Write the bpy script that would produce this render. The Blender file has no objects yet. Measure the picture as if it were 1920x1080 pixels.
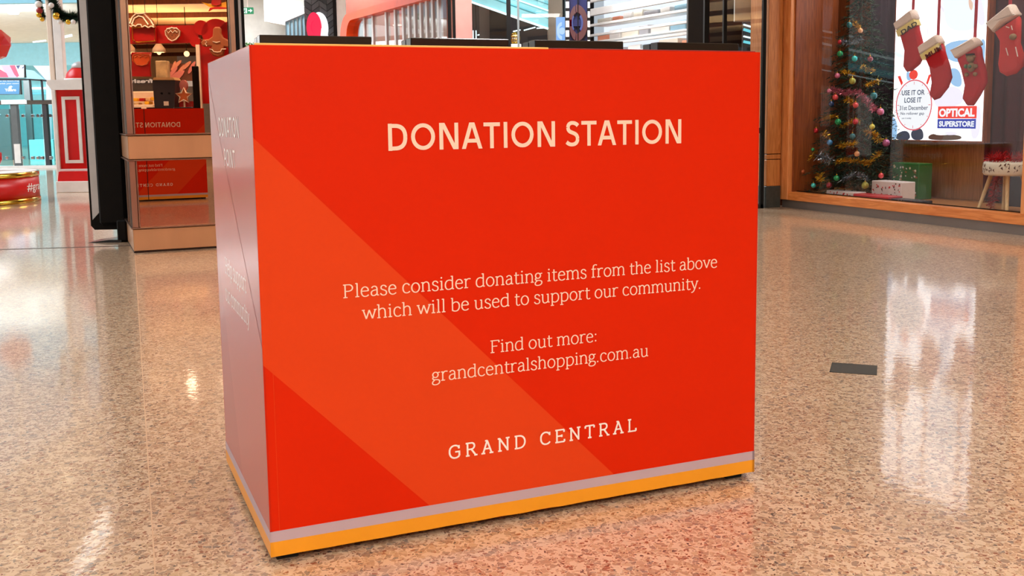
import bpy, math, random
import numpy as np
from mathutils import Vector
random.seed(7)
D = bpy.data
C = bpy.context.scene.collection
R = math.radians

# ------------------------------------------------------------------ camera, world, light, exposure
F, PT, RO, CH, PY = 1918.07, .11964, .01333, .99897, 449.25     # focal length in px of 1920, pitch down, roll, height, optical centre row (the photo is a vertical crop)
cam = D.objects.new('camera', D.cameras.new('camera')); C.objects.link(cam)
cam.data.sensor_width = 36; cam.data.lens = F/1920*36; cam.data.shift_y = -(540-PY)/1920; cam.data.clip_end = 300; cam.data.clip_start = .02
from mathutils import Matrix
cam.matrix_world = Matrix.Translation((0, 0, CH)) @ Matrix.Rotation(R(90)-PT, 4, 'X') @ Matrix.Rotation(-RO, 4, 'Z')
bpy.context.scene.camera = cam
sc = bpy.context.scene
sc.view_settings.view_transform = 'Standard'; sc.view_settings.look = 'None'
sc.view_settings.exposure = 0.0; sc.view_settings.gamma = 1; sc.view_settings.use_curve_mapping = False
sc.cycles.max_bounces = 8; sc.cycles.transparent_max_bounces = 12; sc.cycles.caustics_reflective = False
sc.cycles.use_denoising = True
w = D.worlds.new('world'); sc.world = w; w.use_nodes = True
w.node_tree.nodes['Background'].inputs[0].default_value = (.80, .90, 1, 1)
w.node_tree.nodes['Background'].inputs[1].default_value = .55

def area(name, loc, sx, sy, power, col, rot=(0, 0, 0)):
    l = D.lights.new(name, 'AREA'); l.shape = 'RECTANGLE'; l.size = sx; l.size_y = sy; l.energy = power; l.color = col
    o = D.objects.new(name, l); C.objects.link(o); o.location = loc; o.rotation_euler = rot
    return o
WARM = (1, .97, .92)
def spot(name, loc, power, col, size=3.0):
    l = D.lights.new(name, 'SPOT'); l.energy = power; l.color = col; l.spot_size = size; l.spot_blend = .8; l.shadow_soft_size = .09
    o = D.objects.new(name, l); C.objects.link(o); o.location = loc
LAMPS = [(x, y) for y in (-5.5, -2.6, .3, 3.2, 6.1) for x in (-4.6, -1.9, .9, 3.4)]
for x, y in LAMPS: spot('downlight_lamp', (x, y, 4.15), 100, WARM)
for x, y in ((-4, -3.5), (1, -3.8), (4.5, -2)): area('ceiling_fill_light', (x, y, 4.17), 1.2, 1.2, 62, WARM)  # added fill behind the camera, without real ceiling panels

# ------------------------------------------------------------------ measuring the photograph
def proj_ray(px, py):
    xr = (px-960)/F; ur = (PY-py)/F
    x = xr*math.cos(RO)+ur*math.sin(RO); u = -xr*math.sin(RO)+ur*math.cos(RO)
    c, s = math.cos(PT), math.sin(PT)
    return (x, c+u*s, -s+u*c)
def floor_at(px, py, z=0):
    r = proj_ray(px, py); t = (z-CH)/r[2]
    return (r[0]*t, r[1]*t)
class Frame:
    """local x to the right along a face, local y going back behind it, z up"""
    def __init__(s, ox, oy, ang, mirror=None):
        s.o = (ox, oy); s.ex = (math.cos(ang), math.sin(ang)); s.ey = (-math.sin(ang), math.cos(ang)); s.mirror = mirror
    def map(s, x, y, z):
        X = s.o[0]+s.ex[0]*x+s.ey[0]*y; Y = s.o[1]+s.ex[1]*x+s.ey[1]*y
        if s.mirror:
            (ax, ay), (nx, ny) = s.mirror
            d = (X-ax)*nx+(Y-ay)*ny; X -= 2*d*nx; Y -= 2*d*ny
        return (X, Y, z)
    def px(s, px, py, k=0):
        r = proj_ray(px, py)
        den = r[0]*s.ey[0]+r[1]*s.ey[1]
        t = (k+s.o[0]*s.ey[0]+s.o[1]*s.ey[1])/den
        X, Y, Z = r[0]*t, r[1]*t, CH+r[2]*t
        return ((X-s.o[0])*s.ex[0]+(Y-s.o[1])*s.ex[1], Z)
W0 = Frame(0, 0, 0)

# ------------------------------------------------------------------ materials
def lin(c):
    return tuple(((v/255)/12.92 if v/255 <= .04045 else ((v/255+.055)/1.055)**2.4) for v in c)+(1,)
MATS = {}
def mat(name, col, rough=.5, metal=0, spec=.5, emit=0, var=.06, vscale=6, bump=0, bscale=40, coat=0, stretch=(1, 1, 1), ior=1.5, ecol=None):
    m = D.materials.new(name); m.use_nodes = True; nt = m.node_tree; N = nt.nodes; L = nt.links
    b = N['Principled BSDF']
    c = lin(col); b.inputs['Roughness'].default_value = rough; b.inputs['Metallic'].default_value = metal
    b.inputs['Specular IOR Level'].default_value = spec; b.inputs['Coat Weight'].default_value = coat; b.inputs['IOR'].default_value = ior
    tc = N.new('ShaderNodeTexCoord'); mp = N.new('ShaderNodeMapping'); mp.inputs['Scale'].default_value = stretch
    L.new(tc.outputs['Object'], mp.inputs['Vector'])
    n = N.new('ShaderNodeTexNoise'); n.inputs['Scale'].default_value = vscale; n.inputs['Detail'].default_value = 4
    L.new(mp.outputs['Vector'], n.inputs['Vector'])
    r = N.new('ShaderNodeValToRGB')
    r.color_ramp.elements[0].position = .3; r.color_ramp.elements[1].position = .7
    r.color_ramp.elements[0].color = tuple(v*(1-var) for v in c[:3])+(1,)
    r.color_ramp.elements[1].color = tuple(min(1, v*(1+var)) for v in c[:3])+(1,)
    L.new(n.outputs['Fac'], r.inputs['Fac']); L.new(r.outputs['Color'], b.inputs['Base Color'])
    if emit:
        b.inputs['Emission Color'].default_value = lin(ecol or col); b.inputs['Emission Strength'].default_value = emit
        b.inputs['Base Color'].default_value = (.02, .02, .02, 1)
        for l in list(b.inputs['Base Color'].links): L.remove(l)
    if bump:
        n2 = N.new('ShaderNodeTexNoise'); n2.inputs['Scale'].default_value = bscale; n2.inputs['Detail'].default_value = 3
        L.new(mp.outputs['Vector'], n2.inputs['Vector'])
        bp = N.new('ShaderNodeBump'); bp.inputs['Strength'].default_value = bump; bp.inputs['Distance'].default_value = .01
        L.new(n2.outputs['Fac'], bp.inputs['Height']); L.new(bp.outputs['Normal'], b.inputs['Normal'])
    MATS[name] = m
    return m
def glass(name, tint, f0=1.0, rough=.0, clear=(1, 1, 1)):
    """sheet of glass: transparent with a Fresnel mirror on it"""
    m = D.materials.new(name); m.use_nodes = True; nt = m.node_tree; N = nt.nodes; L = nt.links
    N.remove(N['Principled BSDF'])
    t = N.new('ShaderNodeBsdfTransparent'); t.inputs[0].default_value = (*clear, 1)
    g = N.new('ShaderNodeBsdfGlossy'); g.inputs['Color'].default_value = (*tint, 1); g.inputs['Roughness'].default_value = rough
    f = N.new('ShaderNodeFresnel'); f.inputs['IOR'].default_value = 1.5
    mu = N.new('ShaderNodeMath'); mu.operation = 'MULTIPLY'; mu.inputs[1].default_value = f0; mu.use_clamp = True
    L.new(f.outputs[0], mu.inputs[0])
    ge = N.new('ShaderNodeNewGeometry'); fr_ = N.new('ShaderNodeMath'); fr_.operation = 'SUBTRACT'; fr_.inputs[0].default_value = 1; L.new(ge.outputs['Backfacing'], fr_.inputs[1])
    m2 = N.new('ShaderNodeMath'); m2.operation = 'MULTIPLY'; L.new(mu.outputs[0], m2.inputs[0]); L.new(fr_.outputs[0], m2.inputs[1])   # one reflection per sheet, at its outer face
    mx = N.new('ShaderNodeMixShader'); L.new(m2.outputs[0], mx.inputs[0]); L.new(t.outputs[0], mx.inputs[1]); L.new(g.outputs[0], mx.inputs[2])
    L.new(mx.outputs[0], N['Material Output'].inputs[0]); MATS[name] = m
    return m
def wood(name, dark, light, horizontal=False, rough=.35, scale=1.0):
    m = D.materials.new(name); m.use_nodes = True; nt = m.node_tree; N = nt.nodes; L = nt.links
    b = N['Principled BSDF']; b.inputs['Roughness'].default_value = rough
    tc = N.new('ShaderNodeTexCoord'); mp = N.new('ShaderNodeMapping')
    mp.inputs['Scale'].default_value = (1.2, 1.2, 12) if horizontal else (14, 14, 1.0)
    L.new(tc.outputs['Object'], mp.inputs['Vector'])
    n = N.new('ShaderNodeTexNoise'); n.inputs['Scale'].default_value = 2.6*scale; n.inputs['Detail'].default_value = 8; n.inputs['Distortion'].default_value = 1.6
    L.new(mp.outputs['Vector'], n.inputs['Vector'])
    r = N.new('ShaderNodeValToRGB'); r.color_ramp.elements[0].position = .32; r.color_ramp.elements[1].position = .66
    r.color_ramp.elements[0].color = lin(dark); r.color_ramp.elements[1].color = lin(light)
    L.new(n.outputs['Fac'], r.inputs['Fac']); L.new(r.outputs['Color'], b.inputs['Base Color'])
    MATS[name] = m
    return m
def terrazzo():
    m = D.materials.new('terrazzo'); m.use_nodes = True; nt = m.node_tree; N = nt.nodes; L = nt.links
    b = N['Principled BSDF']
    tc = N.new('ShaderNodeTexCoord')
    wn = N.new('ShaderNodeTexNoise'); wn.inputs['Scale'].default_value = 45; wn.inputs['Detail'].default_value = 2
    L.new(tc.outputs['Object'], wn.inputs['Vector'])
    mxv = N.new('ShaderNodeMix'); mxv.data_type = 'VECTOR'; mxv.inputs['Factor'].default_value = .022
    L.new(tc.outputs['Object'], mxv.inputs[4]); L.new(wn.outputs['Color'], mxv.inputs[5])
    base = N.new('ShaderNodeTexNoise'); base.inputs['Scale'].default_value = .8; base.inputs['Detail'].default_value = 3
    L.new(tc.outputs['Object'], base.inputs['Vector'])
    br = N.new('ShaderNodeValToRGB'); br.color_ramp.elements[0].color = lin((212, 184, 154)); br.color_ramp.elements[1].color = lin((224, 200, 172))
    L.new(base.outputs['Fac'], br.inputs['Fac'])
    prev = br.outputs['Color']
    for scale, edge, thr, cols in ((62, .055, .42, [(0, (196, 158, 124)), (.35, (176, 140, 112)), (.6, (190, 150, 120)), (.8, (158, 128, 106)), (.93, (142, 122, 108))]),
                                   (105, .09, .62, [(0, (182, 140, 108)), (.55, (158, 120, 98)), (.8, (150, 90, 66)), (.93, (112, 90, 80))]),
                                   (170, .12, .82, [(0, (186, 150, 122)), (.45, (138, 74, 50)), (.75, (104, 62, 48)), (.9, (86, 78, 72))])):
        v = N.new('ShaderNodeTexVoronoi'); v.feature = 'DISTANCE_TO_EDGE'; v.inputs['Scale'].default_value = scale
        v2 = N.new('ShaderNodeTexVoronoi'); v2.feature = 'F1'; v2.inputs['Scale'].default_value = scale
        L.new(mxv.outputs[1], v.inputs['Vector']); L.new(mxv.outputs[1], v2.inputs['Vector'])
        sep = N.new('ShaderNodeSeparateColor'); L.new(v2.outputs['Color'], sep.inputs[0])
        a = N.new('ShaderNodeMath'); a.operation = 'GREATER_THAN'; a.inputs[1].default_value = edge; L.new(v.outputs['Distance'], a.inputs[0])
        c = N.new('ShaderNodeMath'); c.operation = 'GREATER_THAN'; c.inputs[1].default_value = thr; L.new(sep.outputs[0], c.inputs[0])
        mul = N.new('ShaderNodeMath'); mul.operation = 'MULTIPLY'; L.new(a.outputs[0], mul.inputs[0]); L.new(c.outputs[0], mul.inputs[1])
        cr = N.new('ShaderNodeValToRGB'); cr.color_ramp.interpolation = 'CONSTANT'
        cr.color_ramp.elements[0].position = cols[0][0]; cr.color_ramp.elements[0].color = lin((cols[0][1][0], cols[0][1][1]*1.06, cols[0][1][2]*1.09))
        cr.color_ramp.elements[1].position = cols[1][0]; cr.color_ramp.elements[1].color = lin((cols[1][1][0], cols[1][1][1]*1.06, cols[1][1][2]*1.09))
        for p, cc in cols[2:]:
            e = cr.color_ramp.elements.new(p); e.color = lin((cc[0], cc[1]*1.06, cc[2]*1.09))
        L.new(sep.outputs[1], cr.inputs['Fac'])
        mx = N.new('ShaderNodeMix'); mx.data_type = 'RGBA'
        L.new(mul.outputs[0], mx.inputs['Factor']); L.new(prev, mx.inputs[6]); L.new(cr.outputs['Color'], mx.inputs[7])
        prev = mx.outputs[2]
    L.new(prev, b.inputs['Base Color'])
    b.inputs['Roughness'].default_value = .30; b.inputs['Specular IOR Level'].default_value = .5
    b.inputs['Coat Weight'].default_value = .72; b.inputs['Coat Roughness'].default_value = .06; b.inputs['Coat IOR'].default_value = 1.6
    n = N.new('ShaderNodeTexNoise'); n.inputs['Scale'].default_value = 28; n.inputs['Detail'].default_value = 2
    L.new(tc.outputs['Object'], n.inputs['Vector'])
    bp = N.new('ShaderNodeBump'); bp.inputs['Strength'].default_value = .035; bp.inputs['Distance'].default_value = .01
    L.new(n.outputs['Fac'], bp.inputs['Height']); L.new(bp.outputs['Normal'], b.inputs['Coat Normal'])
    MATS['terrazzo'] = m

# ------------------------------------------------------------------ mesh building
class MB:
    def __init__(s): s.v = []; s.f = []; s.m = []; s.sm = []
    def face(s, idx, m=0, smooth=False): s.f.append(tuple(idx)); s.m.append(m); s.sm.append(smooth)
    def box(s, x0, x1, y0, y1, z0, z1, m=0, bev=0):
        if x1 < x0: x0, x1 = x1, x0
        if y1 < y0: y0, y1 = y1, y0
        if z1 < z0: z0, z1 = z1, z0
        bev = min(bev, (x1-x0)*.45, (y1-y0)*.45, (z1-z0)*.45)
        if bev > 0:   # chamfered box
            n = len(s.v); b = bev
            for z, q in ((z0, b), (z0+b, 0), (z1-b, 0), (z1, b)):
                s.v += [(x0+q+b*(q == 0), y0+q, z), (x1-q-b*(q == 0), y0+q, z), (x1-q, y0+q+b*(q == 0), z), (x1-q, y1-q-b*(q == 0), z),
                        (x1-q-b*(q == 0), y1-q, z), (x0+q+b*(q == 0), y1-q, z), (x0+q, y1-q-b*(q == 0), z), (x0+q, y0+q+b*(q == 0), z)]
            s.face([n+7-i for i in range(8)], m); s.face([n+24+i for i in range(8)], m)
            for k in range(3):
                for i in range(8):
                    j = (i+1) % 8; s.face([n+8*k+i, n+8*k+j, n+8*k+8+j, n+8*k+8+i], m)
            return s
        n = len(s.v)
        s.v += [(x0, y0, z0), (x1, y0, z0), (x1, y1, z0), (x0, y1, z0), (x0, y0, z1), (x1, y0, z1), (x1, y1, z1), (x0, y1, z1)]
        for q in ((0, 3, 2, 1), (4, 5, 6, 7), (0, 1, 5, 4), (1, 2, 6, 5), (2, 3, 7, 6), (3, 0, 4, 7)): s.face([n+i for i in q], m)
        return s
    def prism(s, poly, y0, y1, m=0, mside=None):
        """poly: (x, z) outline, extruded from y0 (front) to y1"""
        a = sum(poly[i][0]*poly[(i+1) % len(poly)][1]-poly[(i+1) % len(poly)][0]*poly[i][1] for i in range(len(poly)))
        if a < 0: poly = poly[::-1]
        n = len(s.v); k = len(poly)
        s.v += [(x, y0, z) for x, z in poly]+[(x, y1, z) for x, z in poly]
        s.face([n+i for i in range(k)], m); s.face([n+k+k-1-i for i in range(k)], m)
        for i in range(k):
            j = (i+1) % k; s.face([n+i, n+k+i, n+k+j, n+j], m if mside is None else mside)
        return s
    def flat(s, poly, y, m=0):
        a = sum(poly[i][0]*poly[(i+1) % len(poly)][1]-poly[(i+1) % len(poly)][0]*poly[i][1] for i in range(len(poly)))
        if a < 0: poly = poly[::-1]
        n = len(s.v); s.v += [(x, y, z) for x, z in poly]; s.face([n+i for i in range(len(poly))], m); return s
    def puff(s, poly, y, t, m=0, inset=.86):
        a = sum(poly[i][0]*poly[(i+1) % len(poly)][1]-poly[(i+1) % len(poly)][0]*poly[i][1] for i in range(len(poly)))
        if a < 0: poly = poly[::-1]
        k = len(poly); n = len(s.v)
        # per-vertex inward offset along the bisector
        xs = [p[0] for p in poly]; zs = [p[1] for p in poly]
        dmin = min(max(xs)-min(xs), max(zs)-min(zs))*(1-inset)*.5
        ring = []
        for i in range(k):
            p, q, r = poly[i-1], poly[i], poly[(i+1) % k]
            dx, dz = r[0]-p[0], r[1]-p[1]; L = math.hypot(dx, dz) or 1
            ring.append((q[0]-dz/L*dmin, q[1]+dx/L*dmin))
        for yy, rg in ((y-t/2, ring), (y-t*.3, [((a[0]*.35+b[0]*.65), (a[1]*.35+b[1]*.65)) for a, b in zip(ring, poly)]), (y, poly),
                       (y+t*.3, [((a[0]*.35+b[0]*.65), (a[1]*.35+b[1]*.65)) for a, b in zip(ring, poly)]), (y+t/2, ring)):
            s.v += [(x, yy, z) for x, z in rg]
        s.face([n+i for i in range(k)], m); s.face([n+4*k+k-1-i for i in range(k)], m)
        for q in range(4):
            for i in range(k):
                j = (i+1) % k; s.face([n+q*k+i, n+q*k+k+i, n+q*k+k+j, n+q*k+j], m, True)
        return s
    def lathe(s, cx, cy, prof, n=24, m=0, smooth=True, ms=None):
        b = len(s.v)
        for r, z in prof:
            for i in range(n):
                a = 2*math.pi*i/n; s.v.append((cx+r*math.cos(a), cy+r*math.sin(a), z))
        for k in range(len(prof)-1):
            for i in range(n):
                j = (i+1) % n; s.face([b+k*n+i, b+k*n+j, b+k*n+n+j, b+k*n+n+i], ms[k] if ms else m, smooth)
        s.face([b+n-1-i for i in range(n)], m if not ms else ms[0]); s.face([b+(len(prof)-1)*n+i for i in range(n)], m if not ms else ms[-1])
        return s
    def ball(s, cx, cy, cz, r, m=0, n=12, sz=1):
        prof = [(max(r*math.sin(math.pi*k/(n-2)), 1e-4), cz-r*sz*math.cos(math.pi*k/(n-2))) for k in range(n-1)]
        return s.lathe(cx, cy, prof, n, m)
    def tube(s, pts, r, n=8, m=0, closed=False):
        P = [Vector(p) for p in pts]; b = len(s.v); K = len(P)
        for i, p in enumerate(P):
            t = (P[(i+1) % K]-P[i-1]) if closed else (P[min(i+1, K-1)]-P[max(i-1, 0)])
            t.normalize(); up = Vector((0, 0, 1)) if abs(t.z) < .9 else Vector((0, 1, 0))
            u = t.cross(up).normalized(); v = u.cross(t)
            rr = r[i] if isinstance(r, (list, tuple)) else r
            for k in range(n):
                a = 2*math.pi*k/n; q = p+u*rr*math.cos(a)+v*rr*math.sin(a); s.v.append(tuple(q))
        for i in range(K if closed else K-1):
            i2 = (i+1) % K
            for k in range(n):
                j = (k+1) % n; s.face([b+i*n+k, b+i*n+j, b+i2*n+j, b+i2*n+k], m, True)
        if not closed:
            s.face([b+k for k in range(n)], m); s.face([b+(K-1)*n+n-1-k for k in range(n)], m)
        return s
    def beam(s, p, q, wx, wz, m=0):
        """straight bar between two points with a rectangular section"""
        P, Q = Vector(p), Vector(q); t = (Q-P).normalized(); up = Vector((0, 0, 1)) if abs(t.z) < .9 else Vector((0, 1, 0))
        u = t.cross(up).normalized()*wx/2; v = u.cross(t).normalized()*wz/2; b = len(s.v)
        for c in (P, Q): s.v += [tuple(c+a*u+d*v) for a, d in ((-1, -1), (1, -1), (1, 1), (-1, 1))]
        for f in ((0, 1, 2, 3), (7, 6, 5, 4), (0, 4, 5, 1), (1, 5, 6, 2), (2, 6, 7, 3), (3, 7, 4, 0)): s.face([b+i for i in f], m)
        return s
    def xf(s, start, fn):
        for i in range(start, len(s.v)): s.v[i] = tuple(fn(*s.v[i]))
    def build(s, name, mats, parent=None, fr=W0, base=None):
        if base is None: base = parent['_b'] if parent is not None else (0, 0, 0)
        me = D.meshes.new(name); vs = [fr.map(*v) for v in s.v]
        vs = [(x-base[0], y-base[1], z-base[2]) for x, y, z in vs]
        fs = s.f if not fr.mirror else [tuple(reversed(f)) for f in s.f]
        me.from_pydata(vs, [], fs)
        if not isinstance(mats, (list, tuple)): mats = [mats]
        for m in mats: me.materials.append(MATS[m])
        me.polygons.foreach_set('material_index', s.m); me.polygons.foreach_set('use_smooth', s.sm); me.update()
        o = D.objects.new(name, me); C.objects.link(o)
        if parent is not None: o.parent = parent; o['_b'] = parent['_b']
        else: o.location = base; o['_b'] = base
        return o
def tag(o, label=None, cat=None, group=None, kind=None):
    for k, v in (('label', label), ('category', cat), ('group', group), ('kind', kind)):
        if v: o[k] = v
    return o
def thing(name, label, cat, base=(0, 0, 0), group=None):
    o = D.objects.new(name, None); C.objects.link(o); o.location = base; o['_b'] = base; o.empty_display_size = .1
    return tag(o, label, cat, group)
def ell(cx, cz, rx, rz, n=32, a0=0, a1=360):
    return [(cx+rx*math.cos(R(a0+(a1-a0)*i/n)), cz+rz*math.sin(R(a0+(a1-a0)*i/n))) for i in range(n+(a1-a0 < 360))]

# ------------------------------------------------------------------ lettering: own stroke faces and the built-in font
SER = {
'a': (.50, 'c .11 .43 .14 .56 .38 .58 .38 .36;l .38 .36 .38 .09;c .38 .09 .38 .02 .42 .01 .48 .03;c .38 .32 .2 .32 .08 .28 .08 .14;c .08 .14 .08 -.03 .28 -.04 .38 .12'),
'b': (.56, 'l .11 .77 .11 .02;l .03 .75 .11 .75;c .11 .42 .25 .6 .49 .56 .49 .28;c .49 .28 .49 -.02 .25 -.06 .11 .06'),
'c': (.47, 'c .41 .42 .36 .58 .07 .6 .07 .27;c .07 .27 .07 -.05 .35 -.04 .43 .09'),
'd': (.57, 'c .45 .47 .3 .6 .06 .55 .06 .26;c .06 .26 .06 -.05 .3 -.05 .45 .1;l .45 .77 .45 .02;l .36 .75 .45 .75;l .45 .02 .53 .03'),
'e': (.50, 'l .08 .3 .43 .3;c .43 .3 .44 .6 .07 .62 .07 .27;c .07 .27 .07 -.05 .34 -.05 .44 .08'),
'f': (.36, 'l .15 .55 .15 .02;c .15 .55 .14 .8 .28 .79 .38 .74;l .04 .51 .32 .51;l .05 .02 .27 .02'),
'g': (.50, 'a .22 .38 .145 .155;l .33 .49 .47 .52;c .13 .27 .02 .2 .06 .11 .2 .1;c .2 .1 .42 .1 .46 .04 .44 -.06;c .44 -.06 .4 -.24 .04 -.23 .05 -.09;c .05 -.09 .05 -.03 .1 .05 .18 .08'),
'h': (.57, 'l .12 .77 .12 .0;l .03 .75 .12 .75;l .03 .02 .2 .02;c .12 .42 .2 .57 .45 .62 .45 .32;l .45 .32 .45 0;l .36 .02 .54 .02'),
'i': (.28, 'l .14 .53 .14 0;l .05 .51 .14 .51;l .04 .02 .24 .02;d .13 .7'),
'l': (.28, 'l .14 .77 .14 0;l .05 .75 .14 .75;l .04 .02 .24 .02'),
'm': (.86, 'l .12 .54 .12 0;l .03 .51 .12 .51;l .03 .02 .2 .02;c .12 .42 .18 .57 .42 .62 .42 .32;l .42 .32 .42 0;l .34 .02 .5 .02;c .42 .4 .5 .57 .74 .62 .74 .32;l .74 .32 .74 0;l .66 .02 .83 .02'),
'n': (.57, 'l .12 .54 .12 0;l .03 .51 .12 .51;l .03 .02 .2 .02;c .12 .42 .2 .57 .45 .62 .45 .32;l .45 .32 .45 0;l .36 .02 .54 .02'),
'o': (.54, 'a .27 .265 .205 .265'),
'p': (.57, 'l .12 .54 .12 -.2;l .03 .51 .12 .51;l .03 -.19 .22 -.19;c .12 .42 .25 .6 .5 .56 .5 .28;c .5 .28 .5 -.02 .25 -.06 .12 .06'),
'r': (.41, 'l .12 .54 .12 0;l .03 .51 .12 .51;l .03 .02 .24 .02;c .12 .38 .18 .52 .26 .57 .39 .51'),
's': (.43, 'c .36 .42 .34 .57 .09 .6 .09 .4;c .09 .4 .1 .27 .37 .3 .37 .13;c .37 .13 .37 -.06 .1 -.05 .06 .11'),
't': (.36, 'l .15 .68 .15 .13;c .15 .13 .15 -.03 .26 -.02 .35 .04;l .04 .51 .33 .51'),
'u': (.57, 'l .12 .53 .12 .2;l .03 .51 .12 .51;c .12 .2 .12 -.07 .32 -.04 .44 .1;l .44 .53 .44 .02;l .35 .51 .44 .51;l .44 .02 .53 .03'),
'v': (.51, 'l .07 .52 .26 .02;l .26 .02 .45 .52;l .0 .51 .15 .51;l .38 .51 .52 .51'),
'w': (.76, 'l .07 .52 .22 .02;l .22 .02 .38 .5;l .38 .5 .54 .02;l .54 .02 .7 .52;l .0 .51 .15 .51;l .62 .51 .77 .51'),
'y': (.51, 'l .07 .52 .27 .02;c .45 .52 .3 .1 .25 -.22 .05 -.19;l .0 .51 .15 .51;l .38 .51 .52 .51'),
'P': (.60, 'l .13 .74 .13 0;l .03 .72 .28 .72;l .03 .02 .24 .02;c .28 .72 .56 .74 .6 .36 .28 .36;l .28 .36 .13 .36'),
'F': (.58, 'l .13 .74 .13 0;l .03 .72 .52 .72;l .52 .72 .52 .6;l .03 .02 .25 .02;l .13 .39 .42 .39'),
'H': (.76, 'l .14 .74 .14 0;l .6 .74 .6 0;l .04 .72 .24 .72;l .5 .72 .7 .72;l .04 .02 .24 .02;l .5 .02 .7 .02;l .14 .38 .6 .38'),
'.': (.22, 'd .1 .04'), ':': (.24, 'd .12 .06;d .12 .45'), ' ': (.24, '')}
SLAB = {
'G': (.74, 'c .6 .58 .52 .74 .09 .76 .09 .36;c .09 .36 .09 -.04 .5 -.06 .63 .12;l .63 .12 .63 .34;l .4 .34 .68 .34;l .61 .5 .61 .68'),
'R': (.70, 'l .15 .7 .15 0;l .05 .7 .34 .7;c .34 .7 .6 .72 .6 .36 .34 .36;l .34 .36 .15 .36;l .36 .36 .6 .02;l .05 .02 .26 .02;l .52 .02 .7 .02'),
'A': (.72, 'l .12 .02 .36 .7;l .36 .7 .6 .02;l .2 .26 .52 .26;l .02 .02 .24 .02;l .48 .02 .7 .02;l .24 .7 .38 .7'),
'N': (.76, 'l .15 .7 .15 0;l .15 .7 .6 .04;l .6 .72 .6 0;l .04 .7 .18 .7;l .5 .7 .72 .7;l .05 .02 .26 .02'),
'D': (.74, 'l .15 .7 .15 0;l .05 .7 .32 .7;c .32 .7 .76 .7 .76 .02 .32 .02;l .32 .02 .05 .02'),
'C': (.70, 'c .6 .56 .52 .74 .09 .76 .09 .36;c .09 .36 .09 -.04 .5 -.06 .63 .14;l .61 .5 .61 .68'),
'E': (.66, 'l .15 .7 .15 0;l .05 .7 .58 .7;l .58 .7 .58 .56;l .05 .02 .6 .02;l .6 .02 .6 .16;l .15 .36 .44 .36;l .44 .43 .44 .29'),
'T': (.66, 'l .33 .7 .33 0;l .06 .7 .6 .7;l .06 .7 .06 .56;l .6 .7 .6 .56;l .22 .02 .44 .02'),
'L': (.62, 'l .15 .7 .15 0;l .05 .7 .26 .7;l .05 .02 .56 .02;l .56 .02 .56 .18'), ' ': (.36, '')}
SANS = {
'D': (.76, 'l .15 0 .15 .72;l .15 .66 .3 .66;c .3 .66 .54 .66 .63 .54 .63 .36;c .63 .36 .63 .18 .54 .06 .3 .06;l .3 .06 .15 .06'),
'O': (.84, 'a .42 .36 .325 .305'), 'N': (.80, 'l .15 0 .15 .72;l .65 0 .65 .72;l .19 .72 .61 0'),
'A': (.70, 'l .07 0 .33 .72;l .37 .72 .63 0;l .17 .22 .53 .22'), 'T': (.60, 'l .02 .66 .58 .66;l .3 .66 .3 0'),
'I': (.30, 'l .15 0 .15 .72'), 'S': (.57, 'c .48 .58 .42 .68 .12 .72 .12 .53;c .12 .53 .12 .33 .47 .44 .47 .2;c .47 .2 .47 .02 .18 .0 .07 .12'),
'P': (.64, 'l .15 0 .15 .72;l .15 .66 .33 .66;c .33 .66 .62 .66 .62 .29 .33 .29;l .33 .29 .15 .29'), ' ': (.22, '')}
def stroke_text(mb, s, font, x0, x1, z0, em, y, wt, m=0, track=0, thin=None):
    thin = thin or wt
    adv = sum(font[ch][0]+track for ch in s)-track
    first = .1; k = (x1-x0)/(adv-.12)
    cx = -.06
    for ch in s:
        a, cmds = font[ch]
        for si, c in enumerate(filter(None, cmds.split(';'))):
            t = c.split(); n = [float(q) for q in t[1:]]; closed = False
            if t[0] == 'l': pts = [(n[0], n[1]), (n[2], n[3])]
            elif t[0] == 'c':
                pts = []
                for i in range(11):
                    u = i/10; v = 1-u
                    pts.append((v**3*n[0]+3*v*v*u*n[2]+3*v*u*u*n[4]+u**3*n[6], v**3*n[1]+3*v*v*u*n[3]+3*v*u*u*n[5]+u**3*n[7]))
            elif t[0] == 'a':
                pts = ell(n[0], n[1], n[2], n[3], 28); closed = True
            else:
                b = len(mb.v); r = wt*.68
                for i in range(8):
                    mb.v.append((x0+k*(cx+n[0]+r*math.cos(i*math.pi/4+.39)), y, z0+em*(n[1]+r*math.sin(i*math.pi/4+.39))))
                mb.face(range(b, b+8), m); continue
            K = len(pts); b = len(mb.v)
            for i, p in enumerate(pts):
                q0 = pts[i-1] if (closed or i) else pts[0]; q1 = pts[(i+1) % K] if (closed or i < K-1) else pts[-1]
                dx, dz = q1[0]-q0[0], q1[1]-q0[1]; L = math.hypot(dx, dz); dx /= L; dz /= L
                h = (thin+(wt-thin)*abs(dz))/2
                yy = y+(2e-5 if y > .1 else -2e-5)*si
                for sg in (1, -1):
                    qx, qz = p[0]-dz*h*sg, p[1]+dx*h*sg
                    if font is SANS and K == 2 and abs(dz) > .5: tt = (p[1]-qz)/dz; qx += dx*tt; qz += dz*tt      # cut slanted strokes level
                    mb.v.append((x0+k*(cx+qx), yy, z0+em*qz))
            for i in range(K if closed else K-1):
                j = (i+1) % K; mb.face([b+2*i+1, b+2*j+1, b+2*j, b+2*i], m)
        cx += a+track
_tc = {}
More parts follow.
